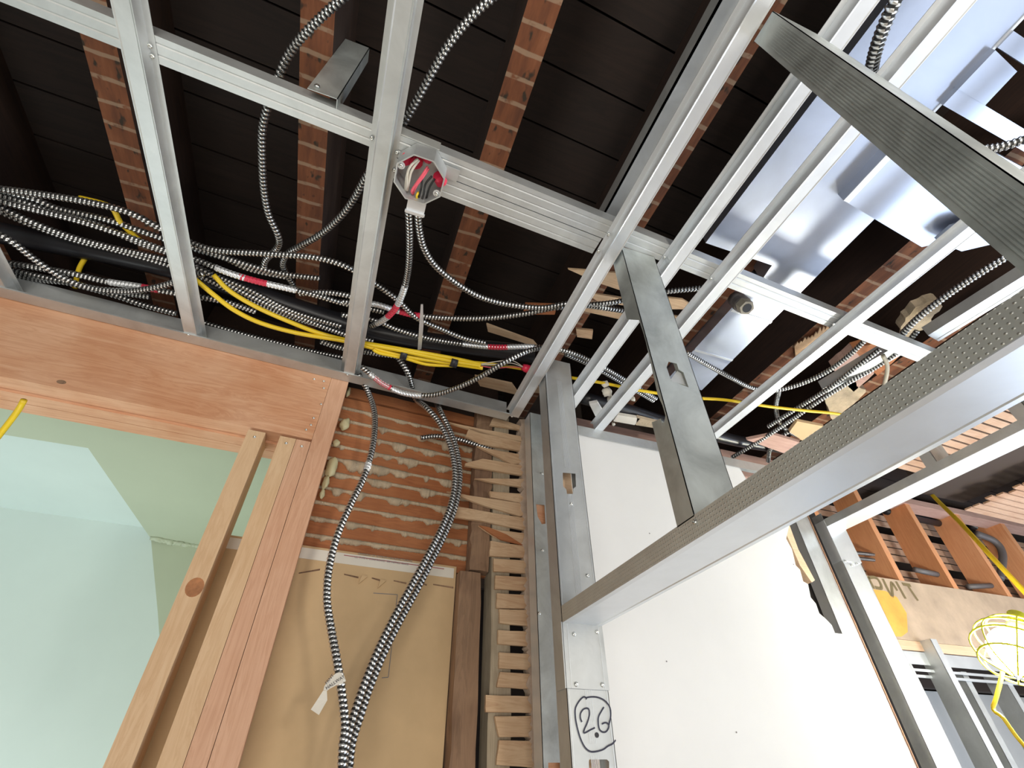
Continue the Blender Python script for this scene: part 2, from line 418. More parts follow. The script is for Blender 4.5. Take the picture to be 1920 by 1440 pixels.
# ---- wood framed wall with the opening, lath and plaster behind
header = thing('door_header', WW(-0.6, 1.262, 0.76), 'wide reddish wooden header beam over the green opening', 'beam')
mb = MB(); wbox(mb, (-1.7, -0.0815), (1.262, 1.312), (0.765, 0.999)); mb.build('face_board', M['header_wood'], header)
mb = MB(); wbox(mb, (-1.7, -0.0815), (1.314, 1.355), (0.757, 0.995)); mb.build('middle_board', M['header_wood'], header)
mb = MB(); wbox(mb, (-1.7, -0.0815), (1.357, 1.402), (0.757, 0.995)); mb.build('back_board', M['header_wood'], header)
mbn = MB()
for (x, y) in ((589, 711), (607, 715), (607, 728), (602, 758), (588, 784), (583, 797), (574, 806)): screw(pw(x, y, 1.2615), -WN, 0.0035, header)
mbk = MB(); c = pw(115, 716, 1.2612)
mbk.prism([c + WA_ * (0.009 * math.cos(t)) + Z * (0.0055 * math.sin(t)) for t in [k * math.pi / 7 for k in range(14)]], WN * 0.002)
o = mbk.build('knot', M['old_wood'], header)

def wstud(name, s0, s1, z0, z1, mat, label, n0=1.262, n1=1.349, cat='stud', group=None, nail=None):
    t = thing(name, WW((s0 + s1) / 2, (n0 + n1) / 2, z0), label, cat, group)
    mb = MB(); wbox(mb, (s0, s1), (n0, n1), (z0, z1)); mb.build('timber', mat, t)
    if nail: screw(WW((s0 + s1) / 2, n0, z1 - 0.02), -WN, 0.004, t)
    return t
wstud('wooden_stud', -0.2445, -0.201, -1.62, 0.757, M['stud_tan'], 'separate pale wooden stud with a big knot beside the green opening', nail=1)
o = bpy.data.objects['wooden_stud']
mbk = MB(); c = pw(365, 1101, 1.2615)
mbk.prism([c + WA_ * (0.016 * math.cos(t)) + Z * (0.019 * math.sin(t)) for t in [k * math.pi / 9 for k in range(18)]], WN * 0.002)
mbk.build('knot', M['knot'], o)
wstud('wooden_stud', -0.1630, -0.1215, -1.62, 0.757, M['stud_tan'], 'yellowish wooden stud, left board of the three nailed together', nail=1, group=None)
wstud('wooden_stud', -0.1205, -0.0820, -1.62, 0.757, M['stud_pink'], 'wavy-grained wooden stud, middle board of the three nailed together', nail=1)
wstud('wooden_stud', -0.0808, -0.0290, -1.62, 0.999, M['stud_pink'], 'pinkish full height wooden stud reaching up to the steel track')

# back of the neighbouring room's lath and plaster
lathwall = thing('lath_and_plaster_wall', WW(0.2, 1.36, 0.5), 'orange brown laths with tan plaster squeezed between them above the brown board', 'wall')
zs = [0.487 + 0.0482 * k for k in range(12)]
for k, z0 in enumerate(zs):
    mb = MB(); n = 26; s0, s1 = -0.045, 0.56
    pts = []
    for i in range(n + 1):
        s_ = s0 + (s1 - s0) * i / n; wob = 0.0012 * math.sin(i * 1.3 + k) + 0.0008 * math.sin(i * 3.1 + 2 * k)
        pts.append((s_, wob))
    for i in range(n):
        (a0, w0), (a1, w1) = pts[i], pts[i + 1]
        mb.hexa([WW(a0, 1.362, z0 + w0), WW(a1, 1.362, z0 + w1), WW(a1, 1.378, z0 + w1), WW(a0, 1.378, z0 + w0),
                 WW(a0, 1.362, z0 + .0405 + w0 * .5), WW(a1, 1.362, z0 + .0405 + w1 * .5), WW(a1, 1.378, z0 + .0405 + w1 * .5), WW(a0, 1.378, z0 + .0405 + w0 * .5)])
    mb.build('lath', M['lath_orange'], lathwall)
for k, z0 in enumerate(zs[:-2]):
    rnd = random.Random(100 + k); mb = MB(); n = 170; s0, s1 = -0.04, 0.47
    drips = [(rnd.uniform(s0, s1), rnd.uniform(.004, .028), rnd.uniform(.003, .017) * (1.0 if 2 < k < 9 else .5)) for _ in range(rnd.randint(7, 12))]
    fine = [rnd.uniform(-.0016, .0016) for _ in range(n + 1)]
    rows = []
    for i in range(n + 1):
        s_ = s0 + (s1 - s0) * i / n
        g = sum(h * math.exp(-((s_ - c) / w_) ** 4) for c, w_, h in drips); g = min(g, .026)
        gap = 0.4 + 0.6 * min(1, max(0, math.sin(s_ * 9 + k * 1.7) + .9))
        droop = 0.001 * gap + g + fine[i] * (.6 + g * 60); out = 0.003 + 0.004 * gap + g * .45 + fine[i]
        zt = z0 + 0.0482 + 0.003 * gap; zb = z0 + 0.0405 - max(0, droop); zm = z0 + 0.0455
        rows.append([WW(s_, 1.366, zt), WW(s_, 1.3615 - out * .55, zt - .001), WW(s_, 1.3615 - out, zm - droop * .3), WW(s_, 1.3615 - out * .8, zb + .003), WW(s_, 1.3605, zb), WW(s_, 1.372, zb + .004)])
    vs = [p for r in rows for p in r]; fs = []
    for i in range(n):
        for j in range(6): fs.append((i * 6 + j, i * 6 + (j + 1) % 6, (i + 1) * 6 + (j + 1) % 6, (i + 1) * 6 + j))
    fs += [tuple(range(6)), tuple(n * 6 + j for j in reversed(range(6)))]
    mb.add(vs, fs); mb.build('plaster_key', M['plaster'], lathwall, True)
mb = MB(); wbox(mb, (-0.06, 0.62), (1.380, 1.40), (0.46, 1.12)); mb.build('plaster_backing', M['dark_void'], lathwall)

board = thing('brown_wallboard', WW(0.2, 1.35, 0.0), 'brown paper-faced wallboard with a white printed tape strip along its top', 'panel')
mb = MB(); wbox(mb, (-0.26, 0.397), (1.352, 1.366), (-1.62, 0.500)); mb.build('board', M['card'], board)
mb = MB(); wbox(mb, (-0.26, 0.39), (1.3505, 1.3515), (0.466, 0.494)); tp = mb.build('tape_strip', M['paper_white'], board)
mb = MB(); wbox(mb, (0.08, 0.36), (1.3500, 1.3505), (0.4875, 0.4893)); mb.build('red_line', M['ink_red'], tp)
def text(body, loc, xd, yd, size, mat, parent, name='printed_text', align='CENTER'):
    cu = bpy.data.curves.new(name, 'FONT'); cu.body = body; cu.size = size; cu.align_x = align; cu.extrude = 0.0002
    ob = bpy.data.objects.new(name, cu); COL.objects.link(ob); zd = Vector(xd).cross(Vector(yd))
    m4 = Matrix((xd, yd, zd)).transposed().to_4x4(); m4.translation = loc
    dg = bpy.context.evaluated_depsgraph_get(); me = bpy.data.meshes.new_from_object(ob.evaluated_get(dg))
    bpy.data.objects.remove(ob); me.transform(m4); me.materials.clear(); me.materials.append(mat)
    o2 = bpy.data.objects.new(name, me); COL.objects.link(o2)
    if parent is not None: o2.parent = parent; o2.matrix_parent_inverse = Matrix.Translation(-parent.location)
    return o2
text('DIVISION OF GYPSUM MANUFACTURING', pw(723, 1047, 1.3498), WA_, Z, 0.0075, M['ink_grey'], tp)
text('UL  TYPE X  CORE BOARD  SEE INSTALL GUIDE', pw(716, 1053, 1.3498), WA_, Z, 0.0065, M['ink_grey'], tp)
mb = MB(); rnd = random.Random(3)      # torn seam across the board
prev = None
for x0, y0, x1, y1 in ((560, 1075, 600, 1068), (645, 1077, 672, 1083), (697, 1084, 712, 1088), (738, 1089, 762, 1094), (785, 1092, 800, 1097), (812, 1096, 850, 1102)):
    a0, a1 = pw(x0, y0, 1.3518), pw(x1, y1, 1.3518)
    mb = MB(); mb.prism([a0 + Z * .0015, a1 + Z * .002, a1 - Z * .002, a0 - Z * .001], WN * -0.0008); mb.build('torn_slit', M['old_wood'], board)
for k, (x, y) in enumerate(((680, 1087), (715, 1095))):
    mb = MB(); p = pw(x, y, 1.349); mb.prism([p + Z * .010 - WA_ * .004, p + WA_ * .010 + Z * .008, p - Z * .012 - WA_ * .008], -WN * 0.004); mb.build('paper_shred', M['card'], board)
mb = MB()
for a0, a1 in (((745, 1115), (728, 1270)), ((728, 1270), (716, 1271)), ((745, 1115), (700, 1112))):
    q0, q1 = pw(*a0, 1.3518), pw(*a1, 1.3518); d = (q1 - q0).normalized(); nn = d.cross(WN) * 0.0008
    mb.prism([q0 + nn, q1 + nn, q1 - nn, q0 - nn], -WN * 0.0004)
mb.build('patch_outline', M['ink_grey'], board)

# old studs next to the broken laths
def rough_post(name, s0, s1, n0, n1, z0, z1, mat, label, seed):
    rnd = random.Random(seed); mb = MB(); N = 26; rows = []
    for i in range(N + 1):
        z = z0 + (z1 - z0) * i / N
        j = lambda a: rnd.uniform(-a, a)
        rows.append([WW(s0 + j(.004), n0 + j(.003), z), WW((s0 + s1) / 2 + j(.003), n0 - .003 + j(.003), z), WW(s1 + j(.003), n0 + j(.003), z), WW(s1, n1, z), WW(s0, n1, z)])
    vs = [p for r in rows for p in r]; fs = []
    for i in range(N):
        for k in range(5): fs.append((i * 5 + k, i * 5 + (k + 1) % 5, (i + 1) * 5 + (k + 1) % 5, (i + 1) * 5 + k))
    fs += [tuple(range(5)), tuple(N * 5 + j_ for j_ in range(5))]
    mb.add(vs, fs); return tag(mb.build(name, mat), label, 'stud')
rough_post('old_stud', 0.400, 0.462, 1.315, 1.40, -1.62, 0.478, M['old_wood'], 'dark brown weathered stud between the brown board and the short laths', 5)
rough_post('old_stud', 0.425, 0.486, 1.316, 1.352, 0.485, 1.08, M['old_wood'], 'tall dark rough stud running up behind the broken laths', 6)
rough_post('old_stud', 0.491, 0.548, 1.313, 1.37, -1.62, 1.05, M['old_grey'], 'greyish plaster-stained stud carrying the short lath ends', 8)
# laths
ordn = ['topmost', 'second', 'third', 'fourth', 'fifth', 'sixth', 'seventh', 'eighth', 'ninth', 'tenth', 'eleventh', 'twelfth', 'thirteenth', 'fourteenth', 'fifteenth', 'sixteenth', 'seventeenth', 'eighteenth', 'nineteenth', 'twentieth', 'lowest']
LN = 1.300
lath_px = [  # left tip shape (list of px pts, top edge left->, bottom edge) : (x_left_top,y), (x_left_bot,y), right x, right y top, right y bottom
    [(925, 783), (970, 798), (972, 806), (918, 797)],
    [(832, 789), (905, 805), (972, 818), (974, 828), (900, 812)],
    [(880, 803), (972, 829), (975, 846), (900, 832), (873, 818)],
    [(895, 836), (940, 846), (978, 853), (980, 868), (960, 870), (925, 852)],
    [(872, 869), (905, 860), (978, 873), (980, 892), (872, 873)],
    [(890, 897), (978, 898), (979, 914), (920, 904)],
    [(918, 921), (978, 926), (980, 945), (920, 932)],
    [(838, 921), (900, 932), (978, 945), (984, 965), (975, 968), (915, 950)],
    [(833, 962), (845, 947), (905, 958), (985, 972), (985, 995), (900, 976), (835, 968), (845, 961)],
    [(898, 985), (940, 995), (985, 1000), (985, 1022), (930, 1008)],
    [(920, 1014), (985, 1025), (985, 1046), (918, 1042)],
    [(926, 1047), (986, 1052), (986, 1075), (926, 1071)],
    [(929, 1079), (988, 1082), (988, 1107), (928, 1104)],
    [(932, 1112), (988, 1116), (990, 1141), (931, 1140)],
    [(936, 1142), (990, 1144), (990, 1174), (937, 1168)],
    [(934, 1181), (992, 1185), (992, 1212), (934, 1207)],
    [(936, 1223), (992, 1226), (992, 1256), (936, 1253)],
    [(938, 1260), (994, 1264), (996, 1292), (932, 1288)],
    [(911, 1303), (996, 1306), (998, 1337), (911, 1335)],
    [(928, 1343), (998, 1342), (998, 1382), (936, 1382)],
    [(936, 1388), (1000, 1390), (1000, 1440), (931, 1434)],
]
for k, pl in enumerate(lath_px):
    mb = MB(); rp = []
    xm = max(p[0] for p in pl); pl = [(x + 5 if x > xm - 8 else x, y) for x, y in pl]
    n = len(pl)
    for i, (x, y) in enumerate(pl):
        rp.append(pw(x, y, LN))
        x2, y2 = pl[(i + 1) % n]
        for t in (0.33, 0.66):
            rp.append(pw(x + (x2 - x) * t + random.uniform(-.7, .7), y + (y2 - y) * t + random.uniform(-.6, .6), LN))
    mb.prism(rp, WN * 0.008)
    tag(mb.build('broken_lath', M['lath_pale']), 'broken pale wood lath, %s in the column of lath ends left of the steel corner' % ordn[k], 'lath', 'broken lath ends beside the steel corner')
mb = MB(); mb.prism([pw(x, y, 1.296) for x, y in ((899, 985), (915, 988), (950, 1002), (981, 1022), (940, 1012), (922, 1001))], WN * .005)
tag(mb.build('lath_splinter', M['lath_orange']), 'orange split lath splinter lying across the lath ends', 'splinter')
# crumbled plaster edge
mb = MB(); rnd = random.Random(12); lft = []; rgt = []
for i in range(131):
    y = 786 + i * 5.2; xr = 993 + (y - 790) * 0.042; xl = 975 + (y - 790) * 0.036 + rnd.uniform(-4, 3) + 2.5 * math.sin(i * .37)
    lft.append(pw(xl, y, 1.297)); rgt.append(pw(xr, y, 1.297))
for i in range(130):
    mb.hexa([lft[i], rgt[i], rgt[i] + WN * .03, lft[i] + WN * .03, lft[i + 1], rgt[i + 1], rgt[i + 1] + WN * .03, lft[i + 1] + WN * .03])
tag(mb.build('plaster_edge', M['plaster_pink'], None, False), 'crumbled pinkish plaster edge along the steel corner studs', 'plaster', kind='stuff')
# spray foam blobs
for k, (x, y, r, sx, sz) in enumerate(((646, 795, .017, .8, 1.2), (631, 831, .012, .9, .9), (622, 876, .019, .75, 1.6), (611, 905, .012, .7, 1.6), (604, 926, .009, .7, 1.5), (653, 735, .010, .6, 1.8))):
    mb = MB(); blob(mb, pw(x, y, 1.345), r, 40 + k, (sx, .7, sz), 0, .16, 14)
    tag(mb.build('foam_blob', M['foam'], None, True), 'pale yellow foam lump against the pinkish stud, %s from the top' % ['second', 'third', 'fourth', 'fifth', 'sixth', 'first'][k], 'foam', 'foam lumps beside the stud')

# ---- green room beyond the opening
ZS = 0.86
gs = [pz(x, y, ZS) for x, y in ((-500, 735), (165, 840), (283, 1010), (375, 1024), (900, 1100))]
bw = (WN.dot(gs[2] - CAM)) / S
mb = MB()
far = [WW(-2.9, bw, ZS), WW(-0.40, bw, ZS)]
recess = [pz(-500, 735, ZS), pz(165, 840, ZS), pz(283, 1010, ZS)]
poly = [WW(-2.9, 1.41, ZS), WW(0.1, 1.41, ZS), WW(0.1, bw, ZS), recess[2], recess[1], recess[0], WW(-2.9, (WN.dot(recess[0] - CAM)) / S, ZS)]
mb.prism(poly, Z * 0.03); tag(mb.build('ceiling_soffit', M['green_wall']), kind='structure')
mb = MB(); wbox(mb, (-3.2, 0.15), (bw, bw + .03), (-1.62, 1.5)); tag(mb.build('wall_back', M['aqua_wall']), kind='structure')
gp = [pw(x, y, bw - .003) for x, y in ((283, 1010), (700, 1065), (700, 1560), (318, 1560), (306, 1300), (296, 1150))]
mb = MB(); mb.prism(gp, WN * .002); tag(mb.build('wall_back_painted_shade', M['green_wall']), kind='structure')  # soft edge of light on the back wall, put in as a green area
mb = MB(); wbox(mb, (-3.2, 0.15), (1.5, bw), (0.905, 0.935)); tag(mb.build('ceiling_recess', M['aqua_wall']), kind='structure')
mb = MB(); wbox(mb, (0.02, 0.05), (1.42, bw), (-1.62, ZS)); tag(mb.build('wall_side', M['green_wall']), kind='structure')
mb = MB(); wbox(mb, (-2.95, -2.9), (1.42, bw), (-1.62, 1.2)); tag(mb.build('wall_side_left', M['aqua_wall']), kind='structure')
mb = MB()
for i in range(16):
    x = 288 + i * 5.8; p = pz(x, 1009 + i * 1.1, ZS - .004); blob(mb, p, .014 + .008 * (i % 3) / 3, i, (1.1, .7, .6), 0, .35, 8)
tag(mb.build('plaster_bead', M['green_wall'], None, True), 'rough lumpy plaster bead along the green ceiling corner', 'plaster')

# ---- steel ceiling track over the header, on the wall line
def chan_profile(web, leg, cs=()): # C open up: web at v=0 along u
    return [(0, leg)] + grooves(0, web, cs, 0) + [(web, leg)]
trk = thing('wall_track', WW(-0.2, 1.24, 1.0), 'long steel wall track lying above the wooden header', 'track')
# L/C: bottom flange along n, web at back
pf = [(0.000, 0.004), (0.000, 0.0), (0.0385 * S, 0.0), (0.0385 * S, 0.075)]
extrude_profile('channel', pf, WW(-1.7, 1.2210, 0.997), WN, Z, WA_ * (2.215 * S), M['steel'], trk)
for (x, y) in ((353, 628), (651, 703), (960, 781)): screw(pz(x, y, 0.9965), -Z, 0.004, trk)
trk = thing('wall_track', G(1.2, 1.245, 1.0), 'steel wall track along the top of the white wallboard', 'track')
pf = [(0.0, 0.0), (0.03, 0.0), (0.03, 0.06)]
pf2 = [(0.0, -0.034), (0.0, 0.0), (0.060, 0.0), (0.060, 0.05)]
extrude_profile('channel', pf2, G(0.60, 1.236, 1.0), Y, Z, X * (1.35 * S), M['steel'], trk)

# ---- furring rails
def hat_rail(xc, y0, y1, label, mat=M['steel'], tilt=0.0, d=0.027, scr=()):
    t = thing('ceiling_rail', G(xc, (y0 + y1) / 2, 1.0), label, 'rail', 'steel ceiling rails')
    c, sl, fl = 0.0150 * S, 0.0030 * S, 0.0110 * S; D = d * S
    pf = [(-c - sl - fl, D), (-c - sl, D), (-c - .0012, 0.0), (-c, 0.0), (-c + .0022, 0.0009), (c - .0022, 0.0009), (c, 0.0), (c + .0012, 0.0), (c + sl, D), (c + sl + fl, D)]
    p0, p1 = G(xc + tilt * (y0 - .7), y0, 1.0), G(xc + tilt * (y1 - .7), y1, 1.0)
    extrude_profile('channel', pf, p0, X, Z, p1 - p0, mat, t, 0.0010)
    for px, py, z in scr: screw(pz(px, py, z), -Z, 0.0042, t)
    return t
hat_rail(-0.5428, -0.35, 1.232, 'long steel ceiling rail with two screws, leftmost of the ceiling rails', scr=((281, 86, 1.0245), (285, 105, 1.0245)))
hat_rail(-0.1005, -0.35, 1.243, 'long steel ceiling rail running past the open junction box', scr=((697, 259, 1.0245), (744, 286, 1.0245), (739, 319, 1.0245)))
hat_rail(0.4655, -0.35, 1.262, 'long steel ceiling rail above the corner stud with the red wire cap beside it', M['steel_bright'], scr=((1141, 440, 1.0245), (1122, 471, 1.0245)))
hat_rail(0.6305, -0.35, 1.24, 'steel ceiling rail along the left edge of the sheet metal duct', M['steel_bright'], scr=((1246, 483, 1.0245),))
hat_rail(0.784, -0.35, 1.24, 'steel ceiling rail crossing in front of the wide sheet metal duct', M['steel_bright'], scr=((1333, 523, 1.0245),))
hat_rail(1.222, -0.35, 1.24, 'steel ceiling rail right of the duct beside the striped joist', M['steel_bright'], tilt=-0.024, d=0.021, scr=((1563, 608, 1.018),))
# extra rail far left whose end shows at the frame edge
hat_rail(-0.985, -0.1, 1.20, 'steel ceiling rail whose lower end just shows at the left frame edge')

# ---- cross channel (stud web down) above the rails
ZC = 1.0285
def cross(name, s0, s1, n0, wd, label, mat, cs):
    t = thing(name, WW((s0 + s1) / 2, n0 + wd / 2, ZC), label, 'channel')
    extrude_profile('channel', chan_profile(wd * S, 0.030, cs), WW(s0, n0, ZC), WN, Z, WA_ * ((s1 - s0) * S), mat, t)
    return t
cross('cross_channel', -1.9, 1.95, 0.4660, 0.0475, 'long ridged steel cross channel over all ceiling rails, nearer the camera', M['steel'], (0.012, 0.030))
cross('cross_channel', -0.075, 0.462, 0.5155, 0.0460, 'second short cross channel alongside, from the junction box rightwards', M['steel'], (0.012, 0.030))
mb = MB(); wbox(mb, (-0.085, 0.036), (0.4630, 0.4655), (ZC + .001, ZC + .034)); tag(mb.build('splice_plate', M['steel_dimple']), 'short knurled splice plate on the cross channel edge behind the junction box', 'plate')

# ---- partition: corner studs, header track, cripples
XL, XR = 0.488, 0.583
def marker_stroke(mb, pts, wdt, n, mi=0):
    P = [Vector(p) for p in pts]
    P = cat_rom(P, 0.002) if len(P) > 2 else P
    for i in range(len(P) - 1):
        d = (P[i + 1] - P[i]).normalized(); q = d.cross(n) * wdt
        mb.add([P[i] + q, P[i + 1] + q, P[i + 1] - q, P[i] - q], [(0, 1, 2, 3)], mi)
corner = thing('corner_stud', G(0.535, 1.05, -1.6), 'wide steel corner stud marked with a circled 26 in black marker', 'stud')
yw = 1.032
def rect_y(px, y0, y1): pass
wh = [  # holes in web (pixel outlines on plane y=yw)
    [(1055, 886), (1079, 888), (1080, 912), (1075, 916), (1074, 926), (1063, 926), (1062, 918), (1056, 912)],
    [(1105, 1424), (1138, 1424), (1142, 1428), (1143, 1500), (1107, 1500), (1104, 1428)]]
mb = MB()
# web as strips: left plain, ribbed middle, right plain
z0, z1 = -1.62, 1.09
holes = [[py_(x, y, yw) for x, y in h] for h in wh]
mb.holed([G(XL, yw, z0), G(XR, yw, z0), G(XR, yw, z1), G(XL, yw, z1)], holes, Y * 0.0012)
mb.build('web', M['steel'], corner)
mb = MB()
for k in range(7):
    xx = 0.5285 + k * 0.0024
    for za, zb in ((-1.62, .055), (.07, 0.60), (0.68, 1.0)):
        mb.frame_box(G, (xx, xx + .0009), (yw - .0009, yw), (za, zb))
mb.build('web_ribs', M['steel_bright'], corner)
mb = MB(); gbox(mb, (XL, XL + .0013), (yw, 1.083), (z0, z1)); gbox(mb, (XL, XL + .009), (1.083, 1.0843), (z0, z1)); mb.build('left_flange', M['steel'], corner)
mb = MB(); gbox(mb, (XR - .0013, XR), (yw, 1.083), (z0, z1)); gbox(mb, (XR - .009, XR), (1.083, 1.0843), (z0, z1)); mb.build('right_flange', M['steel'], corner)
mb = MB(); gbox(mb, (XL + .004, XL + .0052), (yw - .0011, yw), (z0, z1)); gbox(mb, (XR - .0052, XR - .004), (yw - .0011, yw), (z0, z1)); mb.build('edge_bead', M['steel_bright'], corner)
for (x, y) in ((1101, 1079), (1071, 945)): screw(py_(x, y, yw - .0005), -Y, 0.0045, corner)
mb = MB(); PY = yw - 0.0022
def L26(pts): return [py_(1040 + x / 8, 1260 + y / 8, PY) for x, y in pts]
for st in ([(470, 385), (440, 370), (390, 410), (340, 480), (310, 560), (315, 700), (345, 850), (390, 1000), (450, 1120), (520, 1185), (600, 1195), (720, 1165), (800, 1110), (870, 1075), (915, 1020)],
           [(480, 410), (475, 385), (560, 372), (650, 380), (740, 420), (800, 480), (838, 560), (840, 680), (815, 790)],
           [(410, 750), (388, 690), (390, 620), (430, 560), (480, 542), (515, 560), (522, 640), (490, 760), (450, 850), (435, 912), (480, 900), (540, 865), (605, 835)],
           [(740, 525), (700, 590), (660, 670), (655, 760), (670, 850), (710, 895), (760, 900), (800, 860), (815, 800), (790, 765), (750, 760), (710, 780)]):
    marker_stroke(mb, L26(st), 0.0013, Y)
mb.build('marker_number', M['ink'], corner)
mb = MB(); c = py_(1040 + 635 / 8, 1260 + 945 / 8, PY); mb.prism([c + X * (.0042 * math.cos(t)) + Z * (.0042 * math.sin(t)) for t in [k * math.pi / 5 for k in range(10)]], Y * .001); mb.build('screw_hole', M['tape_black'], corner)

cs2 = thing('corner_stud', G(0.55, 1.22, -1.6), 'darker bluish steel stud tucked behind the numbered corner stud', 'stud')
mb = MB()
holes = [[py_(x, y, 1.20) for x, y in ((1005, 945), (1021, 947), (1023, 982), (1016, 983), (1008, 968))], [py_(x, y, 1.20) for x, y in ((1028, 1430), (1050, 1430), (1052, 1500), (1028, 1500))]]
mb.holed([G(0.500, 1.20, -1.62), G(0.60, 1.20, -1.62), G(0.60, 1.20, .985), G(0.500, 1.20, .985)], holes, Y * .0012); mb.build('web', M['steel_dull'], cs2)
mb = MB(); gbox(mb, (0.500, 0.5013), (1.20, 1.25), (-1.62, .985)); mb.build('left_flange', M['steel_bright'], cs2)
mb = MB(); gbox(mb, (0.5987, 0.60), (1.20, 1.236), (-1.62, .985)); mb.build('right_flange', M['steel'], cs2)
for (x, y) in ((1017, 1032), (1011, 1150), (1016, 888)): screw(py_(x, y, 1.1995), -Y, 0.004, cs2)
mb = MB(); gbox(mb, (0.515, 0.575), (1.088, 1.11), (-1.62, .9)); tag(mb.build('blocking_board', M['plate_wood']), 'tan wooden board seen through the knockout holes of the numbered corner stud', 'board')
mb = MB(); gbox(mb, (0.503, 0.59), (1.206, 1.232), (-1.62, .9)); tag(mb.build('blocking_board', M['header_wood']), 'orange tan board seen through the hole of the darker corner stud', 'board')

hd = thing('opening_header', G(0.535, 0.4, 0.285), 'large steel header track with a dimpled side crossing to the lower corner stud', 'header')
ZH = 0.2835; HT = 0.3168; Y0, Y1 = -0.35, 1.030
mb = MB(); gbox(mb, (XL, XL + .0013), (Y0, Y1), (ZH, HT)); mb.build('near_flange', M['steel_dimple'], hd)
mb = MB(); gbox(mb, (XR - .0013, XR), (Y0, Y1), (ZH, HT)); mb.build('far_flange', M['steel'], hd)
wS = (XR - XL) * S
pf = [(0, 0.0), (0.0085, -.0012), (0.0105, 0.0), (wS - .0125, 0.0), (wS - .0105, .0018), (wS - .0085, -.0006), (wS, 0.0)]
extrude_profile('web', pf, G(XL, Y0, ZH), X, Z, Y * ((Y1 - Y0) * S), M['steel_bright'], hd, -0.0012)
# end plate folded down over the stud
mb = MB(); zb = (py_(1060, 1290, 1.028) - CAM).z / S
gbox(mb, (XL - .001, XR + .001), (1.0275, 1.0288), (zb, ZH)); gbox(mb, (XL - .0045, XL - .002), (1.028, 1.072), (zb, ZH)); mb.build('folded_end_plate', M['steel'], hd)
mb = MB(); gbox(mb, (XL + .009, XL + .0100), (1.0266, 1.0275), (zb, ZH)); gbox(mb, (XR - .010, XR - .009), (1.0266, 1.0275), (zb, ZH)); mb.build('plate_crease', M['steel_bright'], hd)
for (x, y) in ((1076, 1189), (1119, 1185), (1080, 1283), (1129, 1284)): screw(py_(x, y, 1.0272), -Y, 0.0044, hd)
screw(pxx(1303, 979, XL - .0005), -X, 0.004, hd)

def cripple(name, yf, z0, z1, label, mat, torn=False, ribs=False, depth=0.044):
    t = thing(name, G(0.535, yf + .02, z0), label, 'stud')
    mb = MB(); holes = []
    if torn:
        h = [(1175, 70), (1235, 85), (1250, 130), (1285, 150), (1325, 265), (1195, 218), (1160, 115)]
        holes = [[py_(960 + x / 4, 660 + y / 4, yf) for x, y in h]]
    mb.holed([G(XL, yf, z0), G(XR, yf, z0), G(XR, yf, z1), G(XL, yf, z1)], holes, Y * .0012); mb.build('web', mat, t)
    if torn:
        mb = MB(); fl = [(1190, 205), (1240, 140), (1268, 158), (1312, 252), (1200, 222)]
        mb.prism([py_(960 + x / 4, 660 + y / 4, yf + .006) for x, y in fl], Y * .001); mb.build('bent_flap', M['steel'], t)
    mb = MB(); yb = yf + depth
    if torn:
        zz = lambda px, py: (pxx(px, py, XL) - CAM) / S
        pA = [zz(1183, 588), zz(1198, 600), zz(1212, 620), zz(1214, 640), zz(1222, 690), zz(1233, 740), zz(1242, 760), zz(1249, 778), zz(1246, 788), zz(1243, 797), zz(1238, 785), zz(1231, 783)]
        pts = [G(XL, yf, z0), G(XL, yf, z1), G(XL, yb, z1)]
        hole = [G(XL, min(yb, max(yf + .004, q.y)), q.z) for q in pA]
        hole[0] = G(XL, yb, pA[0].z); hole[-1] = G(XL, yb, pA[-1].z)
        mb.prism(pts + hole + [G(XL, yb, z0)], X * .0012)
    else:
        gbox(mb, (XL, XL + .0013), (yf, yb), (z0, z1))
    mb.build('left_flange', mat, t)
    if ribs:
        mb = MB()
        for k in range(10): gbox(mb, (XL - .0008, XL), (yf + .006 + k * .0034, yf + .0074 + k * .0034), (z0, z1 - .05))
        mb.build('flange_ribs', M['steel_dull'], t)
    mb = MB(); gbox(mb, (XR - .0013, XR), (yf, yb), (z0, z1)); mb.build('right_flange', mat, t)
    if not torn:
        mb = MB(); gbox(mb, (XL, XL + .010), (yb, yb + .0013), (z0, z1)); mb.build('lip', mat, t)
    return t
cripple('cripple_stud', 0.542, HT - .002, 1.0265, 'upright grey steel stud with torn side and ragged knockout hole above the header track', M['steel_dull'], True)
cripple('cripple_stud', 0.0385, HT - .002, 1.0, 'ribbed grey-green steel stud close to the camera at upper right', M['steel_dull'], False, True)
# second opening header and jamb further right
PX, PY4, PZ4 = 2.10, 1.50, 0.933
j = thing('jamb_stud', G(2.15, 1.52, -1.6), 'bright steel jamb stud right of the white wall', 'stud')
mb = MB(); gbox(mb, (2.103, 2.212), (PY4, PY4 + .0014), (-1.62, PZ4 + .03)); mb.build('web', M['steel_bright'], j)
mb = MB(); gbox(mb, (2.103, 2.1045), (PY4, PY4 + .055), (-1.62, 1.0)); mb.build('left_flange', M['steel'], j)
mb = MB(); gbox(mb, (2.2105, 2.212), (PY4, PY4 + .055), (-1.62, 1.0)); mb.build('right_flange', M['steel'], j)
mb = MB(); gbox(mb, (2.099, 2.2155), (PY4 - .004, PY4 - .002), (0.775, PZ4)); gbox(mb, (2.097, 2.0985), (PY4 - .004, PY4 + .05), (0.775, PZ4 + .03)); mb.build('end_plate', M['steel_bright'], j)
for (x, y) in ((1584, 1052), (1597, 1060), (1606, 1057)): screw(py_(x, y, PY4 - .0045), -Y, 0.006, j)
j2 = thing('jamb_stud', G(2.06, 1.545, -1.6), 'dull steel stud in the dark gap left of the bright jamb', 'stud')
mb = MB(); gbox(mb, (1.955, 2.050), (1.53, 1.5315), (-1.62, 1.02)); mb.build('web', M['steel'], j2)
